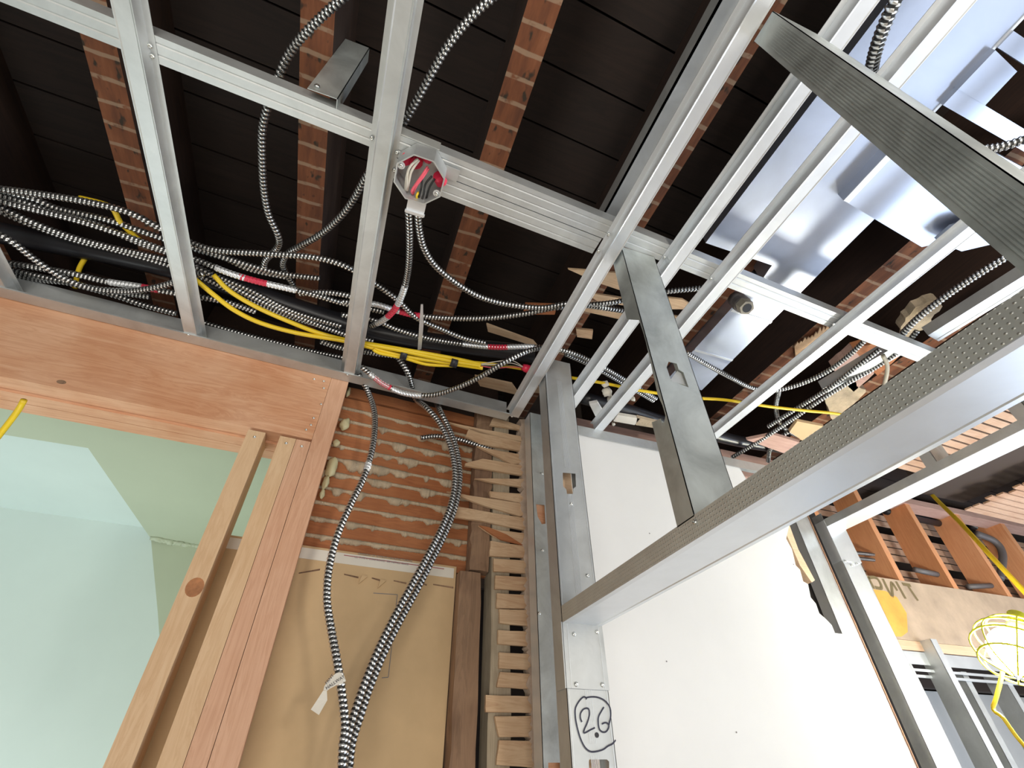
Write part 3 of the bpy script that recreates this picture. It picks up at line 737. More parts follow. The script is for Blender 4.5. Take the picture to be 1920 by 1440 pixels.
mb = MB(); gbox(mb, (1.955, 1.9565), (1.53, 1.58), (-1.62, 1.02)); mb.build('left_flange', M['steel_bright'], j2)
mb = MB(); gbox(mb, (2.046, 2.050), (1.525, 1.53), (-1.62, 1.02)); mb.build('rusty_edge', M['rust'], j2)
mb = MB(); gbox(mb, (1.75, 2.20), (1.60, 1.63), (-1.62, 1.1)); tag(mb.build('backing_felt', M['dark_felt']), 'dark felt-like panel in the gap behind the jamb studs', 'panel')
mb = MB(); gbox(mb, (1.60, 1.665), (1.29, 1.3045), (-1.62, .40)); tag(mb.build('wallboard_strip', M['white_board']), 'narrow grey strip of wallboard beside the white wall edge', 'panel')
mb = MB(); mb.prism([py_(x, y, 1.262) for x, y in ((1466, 982), (1478, 978), (1497, 1030), (1528, 1088), (1522, 1092), (1500, 1060))], Y * .03)
tag(mb.build('broken_board', M['plate_wood']), 'splintered tan board at the torn edge of the white wall', 'board')

h2 = thing('opening_header', G(2.15, .8, PZ4), 'second slimmer steel header bar running to the bright jamb stud', 'header')
mb = MB(); gbox(mb, (PX, PX + .0014), (-0.2, PY4), (PZ4, PZ4 + .034)); mb.build('near_flange', M['steel'], h2)
mb = MB(); gbox(mb, (PX, 2.212), (-0.2, PY4), (PZ4 - .0014, PZ4)); mb.build('web', M['steel_bright'], h2)
mb = MB(); gbox(mb, (2.2105, 2.212), (-0.2, PY4), (PZ4, PZ4 + .034)); mb.build('far_flange', M['steel'], h2)
for y_, in ((0.95,), (0.62,)):
    t = thing('cripple_stud', G(2.15, y_, .95), 'short grey steel stud above the second header bar, %s one' % ('farther' if y_ > .8 else 'nearer'), 'stud')
    mb = MB(); gbox(mb, (PX, PX + .0014), (y_, y_ + .044), (PZ4 + .034, 1.22)); mb.build('left_flange', M['steel'], t)
    mb = MB(); gbox(mb, (PX, 2.21), (y_, y_ + .0014), (PZ4 + .034, 1.22)); mb.build('web', M['steel_dull'], t)

# ---- joists
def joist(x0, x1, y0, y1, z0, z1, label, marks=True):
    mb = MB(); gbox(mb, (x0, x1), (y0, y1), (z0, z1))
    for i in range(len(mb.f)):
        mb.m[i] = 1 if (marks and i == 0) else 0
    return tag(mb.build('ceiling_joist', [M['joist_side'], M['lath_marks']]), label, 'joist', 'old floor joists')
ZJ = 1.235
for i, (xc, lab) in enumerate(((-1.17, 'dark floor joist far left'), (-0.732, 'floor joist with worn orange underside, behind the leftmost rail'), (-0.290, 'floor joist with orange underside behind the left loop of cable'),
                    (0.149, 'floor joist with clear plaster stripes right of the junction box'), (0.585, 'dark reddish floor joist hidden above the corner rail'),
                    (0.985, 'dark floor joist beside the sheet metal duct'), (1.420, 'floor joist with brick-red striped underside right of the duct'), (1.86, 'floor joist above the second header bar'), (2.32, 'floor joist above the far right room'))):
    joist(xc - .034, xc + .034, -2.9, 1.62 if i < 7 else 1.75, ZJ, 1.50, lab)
# cross timbers behind the wall top
mb = MB(); wbox(mb, (-1.9, 0.62), (1.40, 1.47), (1.0, 1.12)); tag(mb.build('wall_plate', M['old_wood']), 'dark brown wooden plate behind the cable bundle', 'plate')
mb = MB(); wbox(mb, (-1.9, 0.62), (1.62, 1.66), (1.0, 1.5)); tag(mb.build('rim_board', M['joist_side']), 'dark rim board closing the joist space behind the cables', 'board')
def rough(P, a, k=5):
    out = []; rn = random.Random(len(P))
    for i in range(len(P)):
        p, q = P[i], P[(i + 1) % len(P)]
        for j in range(k): out.append(p + (q - p) * (j / k) + Vector((rn.uniform(-a, a), rn.uniform(-a, a), 0)))
    return out
# cracked boards right of the duct, under the joists
for k, (pts, m_, lab) in enumerate((
        (((1560, 690), (1600, 655), (1640, 700), (1600, 735)), 'plank_wood', 'broken pinkish board piece beside the curved cables'),
        (((1600, 655), (1650, 640), (1690, 665), (1645, 705)), 'lath_orange', 'reddish board piece under the striped joist end'),
        (((1545, 745), (1600, 715), (1625, 735), (1560, 790)), 'plaster', 'crumbling plaster lump beside the curved cables'),
        (((1690, 610), (1720, 575), (1755, 560), (1765, 575), (1740, 610), (1700, 640)), 'plaster', 'rounded tan plaster lump under the big armoured cable'))):
    mb = MB(); mb.prism(rough([pz(x, y, 1.20) for x, y in pts], .006 if m_ == 'plaster' else .002), Z * 0.03); tag(mb.build('debris_piece', M[m_]), lab, 'debris')
rnd = random.Random(4)
for k in range(9):
    mb = MB(); x0 = 1490 + k * 7; y0 = 650 - k * 3.5
    mb.prism([pz(x0, y0, 1.22), pz(x0 + 6, y0 - 6 - rnd.uniform(0, 10), 1.22), pz(x0 + 12, y0 + 3, 1.22), pz(x0 + 16, y0 + 26, 1.225), pz(x0 + 2, y0 + 24, 1.225)], Z * .004)
    tag(mb.build('wood_splinter', M['lath_pale']), 'jagged splinter on the torn red striped joist end, %s from the left' % ('first' if k == 0 else ordn[k]), 'splinter', 'splinters on the torn joist end')
# laths at upper wall right
for k, pts in enumerate((((1065, 505), (1160, 512), (1165, 545), (1120, 530)), ((1095, 548), (1200, 565), (1215, 580), (1120, 565)), ((1220, 555), (1280, 562), (1310, 580), (1240, 580)), ((1060, 570), (1180, 590), (1190, 605), (1100, 585)),
                         ((1235, 588), (1290, 598), (1298, 612), (1240, 606)), ((912, 608), (1000, 640), (1010, 652), (915, 622)), ((1080, 617), (1112, 620), (1110, 636), (1082, 632)), ((985, 570), (1045, 572), (1040, 590), (980, 590)),
                         ((985, 722), (1010, 727), (1060, 742), (985, 735)), ((890, 705), (960, 720), (975, 742), (900, 724)))):
    mb = MB(); mb.prism([pz(x, y, 1.2264) for x, y in pts], Z * .008)
    tag(mb.build('loose_lath', M['lath_pale'] if k not in (7,) else M['lath_orange']), 'loose broken lath piece above the corner, %s' % ['beside the upright stud top', 'second below the rail crossing', 'right of the upright stud', 'third below the rail crossing', 'below the one right of the upright stud', 'long one above the red wire cap', 'small bright block right of the corner rail', 'reddish one by the corner rail', 'pointed one below the red wire cap', 'wide one left of the red wire cap'][k], 'lath', 'loose laths above the corner')

# ---- ducts
def duct(poly, z, h, label, parent=None, name='air_duct', mat=None, extra=()):
    t = thing(name, G(sum(p[0] for p in poly) / len(poly), sum(p[1] for p in poly) / len(poly), z), label, 'duct')
    mb = MB(); mb.prism([G(x, y, z) for x, y in poly], Z * h * S); mb.build('casing', mat or M['duct'], t)
    for (a0, a1, b0, b1) in extra:
        mb = MB(); gbox(mb, (a0, a1), (b0, b1), (z - .0022, z)); mb.build('seam', M['steel_bright'], t)
    return t
ZD = 1.165
sc_ = lambda L, z: [(x * z, y * z) for x, y in L]
duct(sc_([(.662, -.5), (.902, -.5), (.902, .07), (.884, .14), (.990, .14), (.992, .39), (.995, .51), (.868, .498), (.86, .45), (.662, .452)], ZD), ZD, .07, 'wide bluish sheet metal duct between the steel rails', extra=((.895 * ZD, .900 * ZD, -.5 * ZD, .13 * ZD),))
duct(sc_([(.856, .50), (.9955, .51), (.9975, .92), (.860, .92)], 1.19), 1.19, .05, 'narrow white-lit lower end of the sheet metal duct', extra=((.86 * 1.19, .997 * 1.19, .60 * 1.19, .608 * 1.19), (.86 * 1.19, .997 * 1.19, .765 * 1.19, .772 * 1.19)))
duct(sc_([(.884, .070), (1.30, .075), (1.30, .178), (1.166, .286), (.8845, .258)], 1.135), 1.135, .03, 'big flat sheet metal plate with a lapped seam under the duct', extra=((.8845 * 1.135, .900 * 1.135, .075 * 1.135, .258 * 1.135),))
duct(sc_([(.904, -.050), (.977, -.041), (.981, .018), (.904, .016)], 1.15), 1.15, .02, 'small square blue-grey duct piece beside the dark gap')
duct(sc_([(.904, .016), (1.20, .024), (1.20, .052), (.904, .045)], 1.152), 1.152, .02, 'narrow sheet metal strip crossing the dark gap')
duct(sc_([(.904, -.080), (1.20, -.072), (1.20, -.048), (.904, -.054)], 1.158), 1.158, .02, 'dim metal strip behind the square duct piece')
duct(sc_([(1.19, .225), (1.245, .175), (1.33, .19), (1.33, .215), (1.27, .262), (1.19, .262)], 1.10), 1.10, .02, 'bent sheet metal bracket right of the last ceiling rail')
# hanger strip under joist and short hanger stud
t = thing('hanger_stud', G(.46, .2, 1.1), 'bluish steel channel running above the corner rail', 'stud')
mb = MB(); gbox(mb, (.437, .475), (-.4, .53), (1.10, 1.112)); mb.build('web', M['steel'], t)
mb = MB(); gbox(mb, (.437, .4385), (-.4, .53), (1.10, 1.15)); mb.build('flange', M['steel'], t)
t = thing('hanger_stud', G(-.21, .40, 1.05), 'short upright steel hanger between the cross channel and a joist', 'stud')
q = (pz(612, 165, 1.06) - CAM) / S
mb = MB(); gbox(mb, (q.x - .028, q.x + .028), (q.y, q.y + .0014), (1.03, 1.36)); mb.build('web', M['steel_dull'], t)
mb = MB(); gbox(mb, (q.x + .0266, q.x + .028), (q.y, q.y + .03), (1.03, 1.36)); mb.build('flange', M['steel_dull'], t)
screw(G(q.x - .015, q.y - .001, 1.05), -Y, .005, t)
# steel tracks in the dark right part
for k, (a0, a1, z, lab) in enumerate((((1560, 740), (1700, 660), 1.10, 'grey steel channel above the dimpled header beside the curved cables'), ((1760, 640), (1990, 500), 1.12, 'bluish steel channel under the big armoured cable at the right edge'))):
    p0, p1 = pz(*a0, z), pz(*a1, z); d = p1 - p0; u = d.normalized().cross(Z)
    t = thing('steel_channel', (p0 + p1) / 2, lab, 'channel'); wd = .055
    extrude_profile('channel', [(0, .035), (0, 0), (.012, 0), (.014, .001), (.016, 0), (wd, 0), (wd, .035)], p0, u, Z, d, M['steel'], t)
# pipe fitting
t = thing('pipe_fitting', pz(1400, 575, 1.10), 'dark hexagonal pipe fitting poking out below the duct', 'pipe')
mb = MB(); c0, c1 = pz(1378, 560, 1.16), pz(1396, 574, 1.10); d = (c1 - c0)
tube(mb, [c0, c0 + d * .6], .021, 16); mb.build('elbow', M['pipe_grey'], t, True)
mb = MB(); tube(mb, [c0 + d * .5, c0 + d * .8], .024, 16); mb.build('collar', M['pipe_grey'], t)
mb = MB(); tube(mb, [c0 + d * .75, c1 + d * .25], .0205, 6); mb.build('hexagonal_nut', M['pipe_rim'], t)
mb = MB(); tube(mb, [c1 + d * .24, c1 + d * .26], .013, 12); mb.build('bore', M['tape_black'], t)
# black pipes
def pipe(pts, r, mat, name, label, cat='pipe', sides=16):
    mb = MB(); tube(mb, cat_rom(pts, .03), r, sides); return tag(mb.build(name, M[mat], None, True), label, cat)
pipe([pz(-60, 425, 1.16), pz(330, 505, 1.16), pz(700, 620, 1.16), pz(1000, 665, 1.16)], .027, 'pipe_black', 'plastic_pipe', 'thick black pipe running behind the cable bundle')
pipe([pz(1090, 745, 1.10), pz(1180, 770, 1.10), pz(1260, 795, 1.10), pz(1400, 830, 1.10), pz(1560, 850, 1.10)], .022, 'pipe_black', 'plastic_pipe', 'black pipe above the top of the white wall')
mb = MB(); gbox(mb, (0.64, 1.94), (1.36, 1.40), (1.02, 1.14)); tag(mb.build('wall_plate', M['plank_wood']), 'pinkish old timber plate behind the white wall top', 'plate')
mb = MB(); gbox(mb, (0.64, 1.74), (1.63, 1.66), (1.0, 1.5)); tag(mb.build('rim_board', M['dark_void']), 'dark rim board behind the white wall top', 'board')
for k, (pts, m_, lab) in enumerate(((((1105, 758), (1120, 755), (1142, 790), (1120, 788)), 'white_board', 'small white board triangle above the white wall'), (((1158, 778), (1200, 785), (1190, 797), (1150, 790)), 'paper_white', 'white board scrap above the white wall track'), (((1195, 783), (1235, 793), (1228, 803), (1192, 797)), 'plaster', 'tan board scrap above the white wall track'),
        (((1495, 790), (1545, 800), (1510, 830), (1480, 810)), 'card', 'torn cream board corner under the yellow cable'), (((1400, 825), (1450, 815), (1500, 830), (1470, 850)), 'plank_wood', 'pink plank end above the white wall'))):
    mb = MB(); mb.prism([pz(x, y, 1.06) for x, y in pts], Z * .012); tag(mb.build('board_scrap', M[m_]), lab, 'scrap')
for k, (x, y, r) in enumerate(((1138, 735, .016), (1146, 750, .013), (1135, 720, .011), (1187, 748, .008), (1150, 795, .006))):
    mb = MB(); blob(mb, pz(x, y, 1.06), r, 70 + k, (1, .8, 1.1), 0, .25, 10); tag(mb.build('foam_blob', M['foam_white'], None, True), 'small white foam lump above the white wall, %s' % ['the largest', 'lower of the pair', 'topmost', 'rightmost', 'lowest'][k], 'foam', 'white foam lumps above the white wall')

# ---- lath ceiling patches at the right
rnd = random.Random(9)
def lath_row(zz, x0, x1, y0, y1, tagname, group, labf, skew=-.0, gap=.0425):
    y = y0; k = 0
    while y < y1:
        mb = MB(); a0 = x0 + rnd.uniform(-.03, .03); a1 = x1 + rnd.uniform(-.05, .05)
        mb.frame_box(lambda a_, b_, c_: G(a_, b_ + (a_ - x0) * .03, c_), (a0, a1), (y, y + .034), (zz, zz + .008))
        tag(mb.build(tagname, M['lath_ceiling']), labf % ordn[k], 'lath', group); y += gap; k += 1
M['lath_ceiling'] = wood('grey_brown_ceiling_lath', (0.50, 0.33, 0.23), (0.36, 0.20, 0.12), (0.58, 0.42, 0.32), 'X', 1.0, 0.85, 0, .4)
zL = 1.14
lath_row(zL, 2.02, 2.60, .71, 1.21, 'ceiling_lath', 'old ceiling laths above the second header bar', 'weathered ceiling lath above the second header bar, %s counted from the camera side')
lath_row(zL + .02, 3.16, 4.2, 0.95, 1.45, 'ceiling_lath', 'old ceiling laths at the far right', 'grey ceiling lath beyond the dark beam at right, %s from the camera side')
mb = MB(); gbox(mb, (2.95, 3.3), (.4, 1.5), (1.25, 1.5)); tag(mb.build('dark_beam', M['dark_void']), 'dark square beam between the lath ceiling patches at right', 'beam')

# ---- far room wall: cripples over a beam
YF = 1.80
for k, x in enumerate((2.895 - .4285, 2.895, 3.3206, 3.7801, 4.23)):
    zt = 1.42 if k else 1.3
    zb = .868 - .008 * k
    mb = MB(); mb.hexa([G(x - .0, YF, zb), G(x + .041, YF, zb), G(x + .041, YF + .155, zb), G(x, YF + .155, zb), G(x, YF, zt), G(x + .041, YF, zt), G(x + .041, YF + .155, zt), G(x, YF + .155, zt)])
    tag(mb.build('wooden_cripple', M['cripple_wood']), 'orange wooden upright with a pipe hole above the painted beam, %s from the left' % ['first', 'second', 'third', 'fourth', 'fifth'][k], 'stud', 'orange wooden uprights in the far room')
mb = MB(); gbox(mb, (3.2, 5.6), (YF - .01, YF + .09), (1.39, 1.43)); tag(mb.build('top_plate', M['plank_wood']), 'pinkish top plate over the orange uprights', 'plate')
bm_ = thing('painted_beam', G(3.4, YF + .05, .7), 'tan painted beam with an orange stain and sprayed letters', 'beam')
mb = MB(); gbox(mb, (2.3, 5.6), (YF - .004, YF + .16), (.560, .865)); mb.build('timber', M['beam'], bm_)
mb = MB(); mb.prism([py_(x, y, YF - .0045) for x, y in ((1636, 1105), (1660, 1108), (1682, 1120), (1700, 1150), (1702, 1185), (1690, 1194), (1665, 1192))], -Y * .0004); mb.build('orange_stain', M['beam_orange'], bm_)
mb = MB()
for st in ([(120, 340), (300, 700)], [(140, 370), (300, 360), (420, 420), (520, 600), (500, 690), (330, 660)], [(560, 400), (840, 930), (830, 520), (1000, 760)], [(960, 480), (1250, 1000)], [(1150, 560), (1400, 600)], [(1300, 590), (1620, 1060)]):
    marker_stroke(mb, [py_(1620 + x / 16, 1060 + y / 16, YF - .0052) for x, y in st], .008, Y)
mb.build('sprayed_letters', M['graffiti'], bm_)
mb = MB(); gbox(mb, (2.3, 5.6), (YF - .006, YF + .16), (.515, .558)); tag(mb.build('bottom_plate', M['plate_wood']), 'pale wooden plate under the painted beam', 'plate')
t = thing('far_track', G(3.4, YF, .48), 'bluish steel track under the pale wooden plate in the far room', 'track')
mb = MB(); gbox(mb, (2.3, 5.6), (YF, YF + .0015), (.455, .513)); mb.build('face', M['steel_bright'], t)
mb = MB(); gbox(mb, (2.3, 5.6), (YF, YF + .10), (.511, .513)); mb.build('top', M['steel'], t)
mb = MB(); gbox(mb, (2.3, 5.6), (YF - .004, YF - .001), (.425, .436)); gbox(mb, (2.3, 5.6), (YF + .02, YF + .03), (.405, .416)); mb.build('rails', M['steel_bright'], t)
for k, (x, dy) in enumerate(((2.52, .05), (2.60, -.02), (2.80, -.06), (3.06, .04), (3.35, .03), (3.70, .03))):
    t = thing('far_stud', G(x, YF + dy, -1.6), 'upright steel stud under the far beam, %s from the left' % ['first', 'second', 'third, standing proud', 'fourth', 'fifth', 'sixth'][k], 'stud', 'steel studs in the far room')
    mb = MB(); gbox(mb, (x, x + .0015), (YF + dy, YF + dy + .09), (-1.62, .45 if k != 2 else .56)); mb.build('side', M['steel'], t)
    mb = MB(); gbox(mb, (x, x + .042), (YF + dy, YF + dy + .0015), (-1.62, .45 if k != 2 else .56)); mb.build('face', M['steel_bright'] if k == 2 else M['steel'], t)
mb = MB(); gbox(mb, (2.3, 5.8), (2.6, 2.65), (-1.62, .5)); tag(mb.build('wall_beyond', M['bare_wall']), kind='structure')
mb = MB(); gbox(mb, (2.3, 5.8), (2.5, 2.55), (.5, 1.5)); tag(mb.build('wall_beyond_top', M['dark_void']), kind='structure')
# laths behind the uprights
rnd = random.Random(21)
for k in range(11):
    z0 = .90 + k * .047
    if k in (3, 8): continue
    mb = MB(); gbox(mb, (2.35, 5.0), (YF + .20, YF + .208), (z0, z0 + .037)); tag(mb.build('wall_lath', M['lath_ceiling']), 'horizontal lath behind the orange uprights, %s from the bottom' % ordn[k + 1], 'lath', 'laths behind the orange uprights')
# pipes through uprights
def fp(x, y, yy): return py_(x, y, yy)
mb = MB(); tube(mb, [fp(1660, 958, 1.92), fp(1700, 967, 1.92), fp(1790, 988, 1.92)], .022, 14); tag(mb.build('drain_pipe', M['pipe_black'], None, True), 'glossy black pipe through the holes of the orange uprights', 'pipe')
mb = MB(); tube(mb, [fp(1560, 925, 1.92), fp(1580, 935, 1.92)], .024, 14); tag(mb.build('drain_pipe', M['pipe_black'], None, True), 'black pipe end in the first orange upright', 'pipe')
mb = MB(); tube(mb, cat_rom([fp(1830, 1000, 1.9), fp(1865, 1015, 1.88), fp(1880, 1040, 1.88), fp(1875, 1085, 1.9)], .02), .02, 12); tag(mb.build('drain_pipe', M['pipe_grey'], None, True), 'dark grey bent pipe elbow between the right uprights', 'pipe')
mb = MB(); tube(mb, [fp(1820, 985, 1.95), fp(1900, 1015, 1.95)], .022, 12); tag(mb.build('drain_pipe', M['pipe_black'], None, True), 'black pipe behind the yellow cable at right', 'pipe')
for k, (a0, a1) in enumerate((((1715, 1068), (1757, 1077)), ((1815, 1100), (1858, 1098)))):
    mb = MB(); tube(mb, [fp(*a0, 1.84), fp(*a1, 1.84)], .014, 10); tag(mb.build('conduit_sleeve', M['pipe_grey'], None, True), 'grey sleeve end passing through the %s orange upright' % ('third' if k == 0 else 'fourth'), 'sleeve')

# ---- work light
L = (2.0, 1.035, .325)
wl = thing('work_light', G(*L), 'glowing work light in a yellow wire cage at the right edge', 'lamp')
lc = py_(1908, 1222, 1.035)
ax = (lc - CAM).normalized()
axis = Vector((-0.62, 0.1, -0.78)).normalized(); ua = axis.orthogonal().normalized(); va = axis.cross(ua)
mb = MB(); blob(mb, lc, .066, 3, (1, 1, 1.0), 0, 0.0, 20); mb.build('bulb', M['bulb'], wl, True)
for k in range(8):
    mb = MB(); a_ = k * math.pi / 4; dd = ua * math.cos(a_) + va * math.sin(a_)
    mb_pts = [lc - axis * .09 + dd * .02, lc - axis * .07 + dd * .065, lc - axis * .01 + dd * .10, lc + axis * .05 + dd * .075, lc + axis * .085 + dd * .01]
    tube(mb, cat_rom(mb_pts, .01), .0022, 6); mb.build('cage_wire', M['yellow_dim'], wl, True)
for rr, hh in ((.066, -.07), (.092, -.035), (.10, .0), (.082, .045)):
    mb = MB(); P = [lc + axis * hh + (ua * math.cos(t) + va * math.sin(t)) * rr for t in [k * 2 * math.pi / 28 for k in range(29)]]
    tube(mb, P, .003, 6); mb.build('cage_ring', M['yellow_dim'], wl, True)
mb = MB(); tube(mb, [lc - axis * .05, lc - axis * .13], .022, 14); mb.build('socket', M['yellow_dim'], wl, True)
mb = MB()
P = [lc - axis * .12, py_(1870, 1300, 1.10), py_(1862, 1330, 1.12), py_(1880, 1345, 1.1), py_(1905, 1380, 1.1), py_(1940, 1420, 1.1)]
tube(mb, cat_rom(P, .01), .005, 8); tag(mb.build('lamp_cord', M['yellow'], None, True), 'yellow cord trailing from the work light', 'cord')

# ================================================================ CABLES
mc_count = [0]
R_MC = 0.0073
def cable(pts, label, r=R_MC, mats=None, marks=(), group='armoured cables above the ceiling rails', name='armoured_cable', smooth=False, pitch=.0088):
    # pts: (px,py,z) ceiling-height control points, or (px,py,'w',n) on a wall plane
    P = []
    for q in pts:
        P.append(pz(q[0], q[1], q[2]) if len(q) == 3 else (pw(q[0], q[1], q[3]) if q[2] == 'w' else py_(q[0], q[1], q[3])))
    C = cat_rom(P, pitch / 4)
    n = len(C); mb = MB()
    if marks:
        t = thing(name, C[0], label, 'cable', group)
        tube(mb, C, r, 10, .12, pitch, groove=1); mb.build('armour', [M['armor'], M['groove']], t, True)
        for (f0, f1, mm) in marks:
            i0, i1 = int(f0 * (n - 1)), max(int(f0 * (n - 1)) + 3, int(f1 * (n - 1)))
            m2 = MB(); tube(m2, C[i0:i1 + 1], r * 1.13, 9, .07, pitch); m2.build('red_tape' if mm == 'red' else 'silver_sleeve', M['red'] if mm == 'red' else M['steel_bright'], t)
        return t
    tube(mb, C, r, 10, .12, pitch, groove=1)
    return tag(mb.build(name, [M['armor'], M['groove']], None, True), label, 'cable', group)
z1, z2, z3 = 1.075, 1.10, 1.13
cable([(655, -15, 1.12), (610, 25, 1.12), (570, 65, 1.12), (540, 105, 1.12), (520, 150, 1.11), (503, 195, 1.10), (492, 240, 1.10), (491, 290, 1.10), (494, 350, 1.10), (503, 400, 1.10), (520, 438, 1.10), (523, 458, 1.11), (512, 474, 1.12), (498, 488, 1.13), (497, 505, 1.13), (515, 515, 1.14), (548, 518, 1.15)], 'armoured cable hanging down from the top edge and looping at left of centre')
cable([(935, -15, 1.1), (885, 30, 1.1), (840, 85, 1.1), (805, 145, 1.1), (768, 212, 1.1), (725, 280, 1.1), (690, 325, 1.1), (662, 375, 1.1), (635, 410, 1.1), (600, 440, 1.11), (560, 463, 1.12), (540, 475, 1.13), (530, 495, 1.14), (538, 515, 1.15), (550, 535, 1.16)], 'armoured cable running diagonally from the top edge behind the second rail')
cable([(-20, 352, 1.09), (60, 362, 1.09), (160, 378, 1.09), (240, 398, 1.09), (300, 428, 1.09), (360, 456, 1.085), (410, 470, 1.08), (500, 476, 1.08), (590, 483, 1.08), (650, 500, 1.08), (700, 530, 1.09), (745, 562, 1.09), (780, 595, 1.09), (830, 618, 1.1), (870, 634, 1.1), (910, 643, 1.1)], 'long armoured cable sweeping across both left rails, uppermost of the bundle')
cable([(766, 395, 1.0), (768, 440, 1.01), (767, 490, 1.03), (762, 525, 1.05), (753, 555, 1.06), (740, 580, 1.07), (722, 598, 1.08), (697, 612, 1.09)], 'armoured cable dropping left from the junction box with red tape', marks=((.53, .70, 's'), (.70, .84, 'red'), (.84, .95, 's')))
cable([(783, 398, 1.0), (786, 430, 1.01), (795, 465, 1.02), (815, 497, 1.03), (850, 527, 1.04), (890, 552, 1.05), (930, 566, 1.06), (975, 574, 1.06), (1020, 577, 1.06), (1065, 570, 1.06), (1110, 574, 1.08), (1170, 583, 1.10), (1215, 590, 1.10)], 'armoured cable dropping right from the junction box')
cable([(640, 566, 1.1), (700, 570, 1.1), (745, 583, 1.1), (785, 592, 1.095), (850, 597, 1.09), (920, 596, 1.08), (985, 588, 1.07), (1040, 577, 1.07), (1100, 572, 1.08), (1150, 567, 1.09), (1200, 556, 1.1), (1255, 546, 1.1), (1320, 540, 1.1)], 'armoured cable passing under the corner rail with red tape left', marks=((.08, .16, 's'), (.16, .225, 'red')))
cable([(640, 590, 1.11), (700, 600, 1.11), (745, 618, 1.11), (800, 634, 1.11), (860, 644, 1.11), (930, 651, 1.11), (1000, 650, 1.11), (1060, 658, 1.11), (1110, 678, 1.11), (1160, 705, 1.11), (1230, 748, 1.11)], 'armoured cable with red tape above the yellow cables', marks=((.33, .40, 's'), (.40, .455, 'red'), (.455, .53, 's')))
cable([(1060, 664, 1.12), (1110, 686, 1.12), (1160, 714, 1.12), (1225, 752, 1.12)], 'armoured cable pair partner above the white wall')
cable([(678, 688, 1.0), (700, 706, .985), (722, 722, .975), (760, 738, .97), (810, 741, .97), (855, 728, .975), (900, 707, .985), (945, 680, 1.0), (985, 660, 1.03), (1015, 652, 1.06)], 'armoured cable hanging in a low loop in front of the steel track', marks=((.05, .16, 's'), (.08, .17, 'red'), (.18, .33, 's')))
cable([(672, 700, 1.02), ] + [(x, y, 'w', n_) for x, y, n_ in ((690, 735, 1.27), (702, 775, 1.26), (700, 830, 1.24), (684, 890, 1.23), (658, 945, 1.22), (634, 1000, 1.21), (618, 1060, 1.21), (613, 1120, 1.21), (621, 1180, 1.21), (632, 1240, 1.20), (641, 1300, 1.2), (647, 1360, 1.2), (643, 1400, 1.2), (640, 1470, 1.2))], 'left armoured cable hanging in front of the laths with the white tag', marks=((.33, .355, 's'),), group='armoured cables hanging down the lath wall', r=.0080)
cable([(745, 668, 1.08), (765, 700, 1.04), (778, 745, 1.02)] + [(x, y, 'w', 1.24) for x, y in ((800, 765), (825, 795), (845, 840), (853, 890), (847, 940), (828, 990), (800, 1045), (770, 1100), (740, 1155), (708, 1220), (680, 1290), (660, 1350), (648, 1400), (640, 1470))], 'middle armoured cable curving down over the brown board', group='armoured cables hanging down the lath wall', r=.0080)
cable([(815, 745, 1.10)] + [(x, y, 'w', 1.263) for x, y in ((825, 770), (840, 800), (855, 840), (862, 890), (856, 940), (838, 992), (810, 1050), (782, 1105), (752, 1160), (722, 1220), (695, 1285), (675, 1345), (660, 1395), (652, 1470))], 'right armoured cable curving down over the brown board', group='armoured cables hanging down the lath wall', r=.0080)
cable([(x, y, 'w', 1.31) for x, y in ((789, 821), (820, 818), (860, 824), (890, 833), (925, 845))], 'short dull cut end of armoured cable in front of the laths', r=.0075, group='armoured cables hanging down the lath wall')
# left bundle
B = 'armoured cables in the left bundle'
def bcable(pts, label, marks=()): return cable(pts, label, marks=marks, group=B)
bcable([(-20, 354, 1.12), (60, 372, 1.12), (110, 392, 1.12), (200, 412, 1.12), (290, 442, 1.12), (370, 468, 1.12), (430, 486, 1.12), (520, 512, 1.13), (600, 522, 1.14)], 'armoured cable second from the top of the left bundle')
bcable([(-20, 372, 1.10), (60, 392, 1.10), (140, 412, 1.10), (220, 437, 1.10), (300, 466, 1.10), (370, 488, 1.10), (430, 512, 1.09), (480, 527, 1.09), (540, 541, 1.09), (600, 556, 1.09), (650, 570, 1.1), (720, 585, 1.1)], 'armoured cable with red tape between the two left rails', marks=((.52, .60, 's'), (.585, .66, 'red'), (.66, .74, 's')))
bcable([(-20, 378, 1.11), (50, 412, 1.11), (120, 440, 1.11), (200, 462, 1.11), (290, 482, 1.11), (370, 503, 1.11), (420, 530, 1.11), (500, 570, 1.11), (580, 603, 1.11), (650, 628, 1.11), (700, 640, 1.11)], 'armoured cable in the middle of the left bundle')
bcable([(-20, 362, 1.115), (40, 378, 1.115), (100, 398, 1.115), (180, 420, 1.115), (260, 455, 1.115), (330, 480, 1.115), (400, 515, 1.115), (470, 545, 1.115), (550, 585, 1.115), (640, 612, 1.115)], 'armoured cable twisting just below the top of the left bundle')
bcable([(-20, 387, 1.12), (60, 422, 1.12), (140, 450, 1.12), (220, 470, 1.12), (300, 492, 1.12), (380, 520, 1.12), (460, 560, 1.12), (540, 592, 1.12), (640, 622, 1.12)], 'armoured cable along the underside of the left bundle')
bcable([(-20, 430, 1.05), (25, 455, 1.05), (70, 490, 1.05), (120, 522, 1.05), (170, 540, 1.05), (230, 546, 1.05), (280, 541, 1.05), (325, 530, 1.06), (380, 512, 1.07)], 'bright armoured cable dipping in a shallow loop at far left')
bcable([(-20, 488, 1.07), (60, 500, 1.07), (140, 514, 1.07), (200, 528, 1.07), (260, 537, 1.07), (320, 548, 1.07), (380, 558, 1.08), (430, 568, 1.09), (480, 585, 1.1)], 'armoured cable with silver sleeve and red tape at lower left', marks=((.43, .56, 's'), (.56, .62, 'red')))
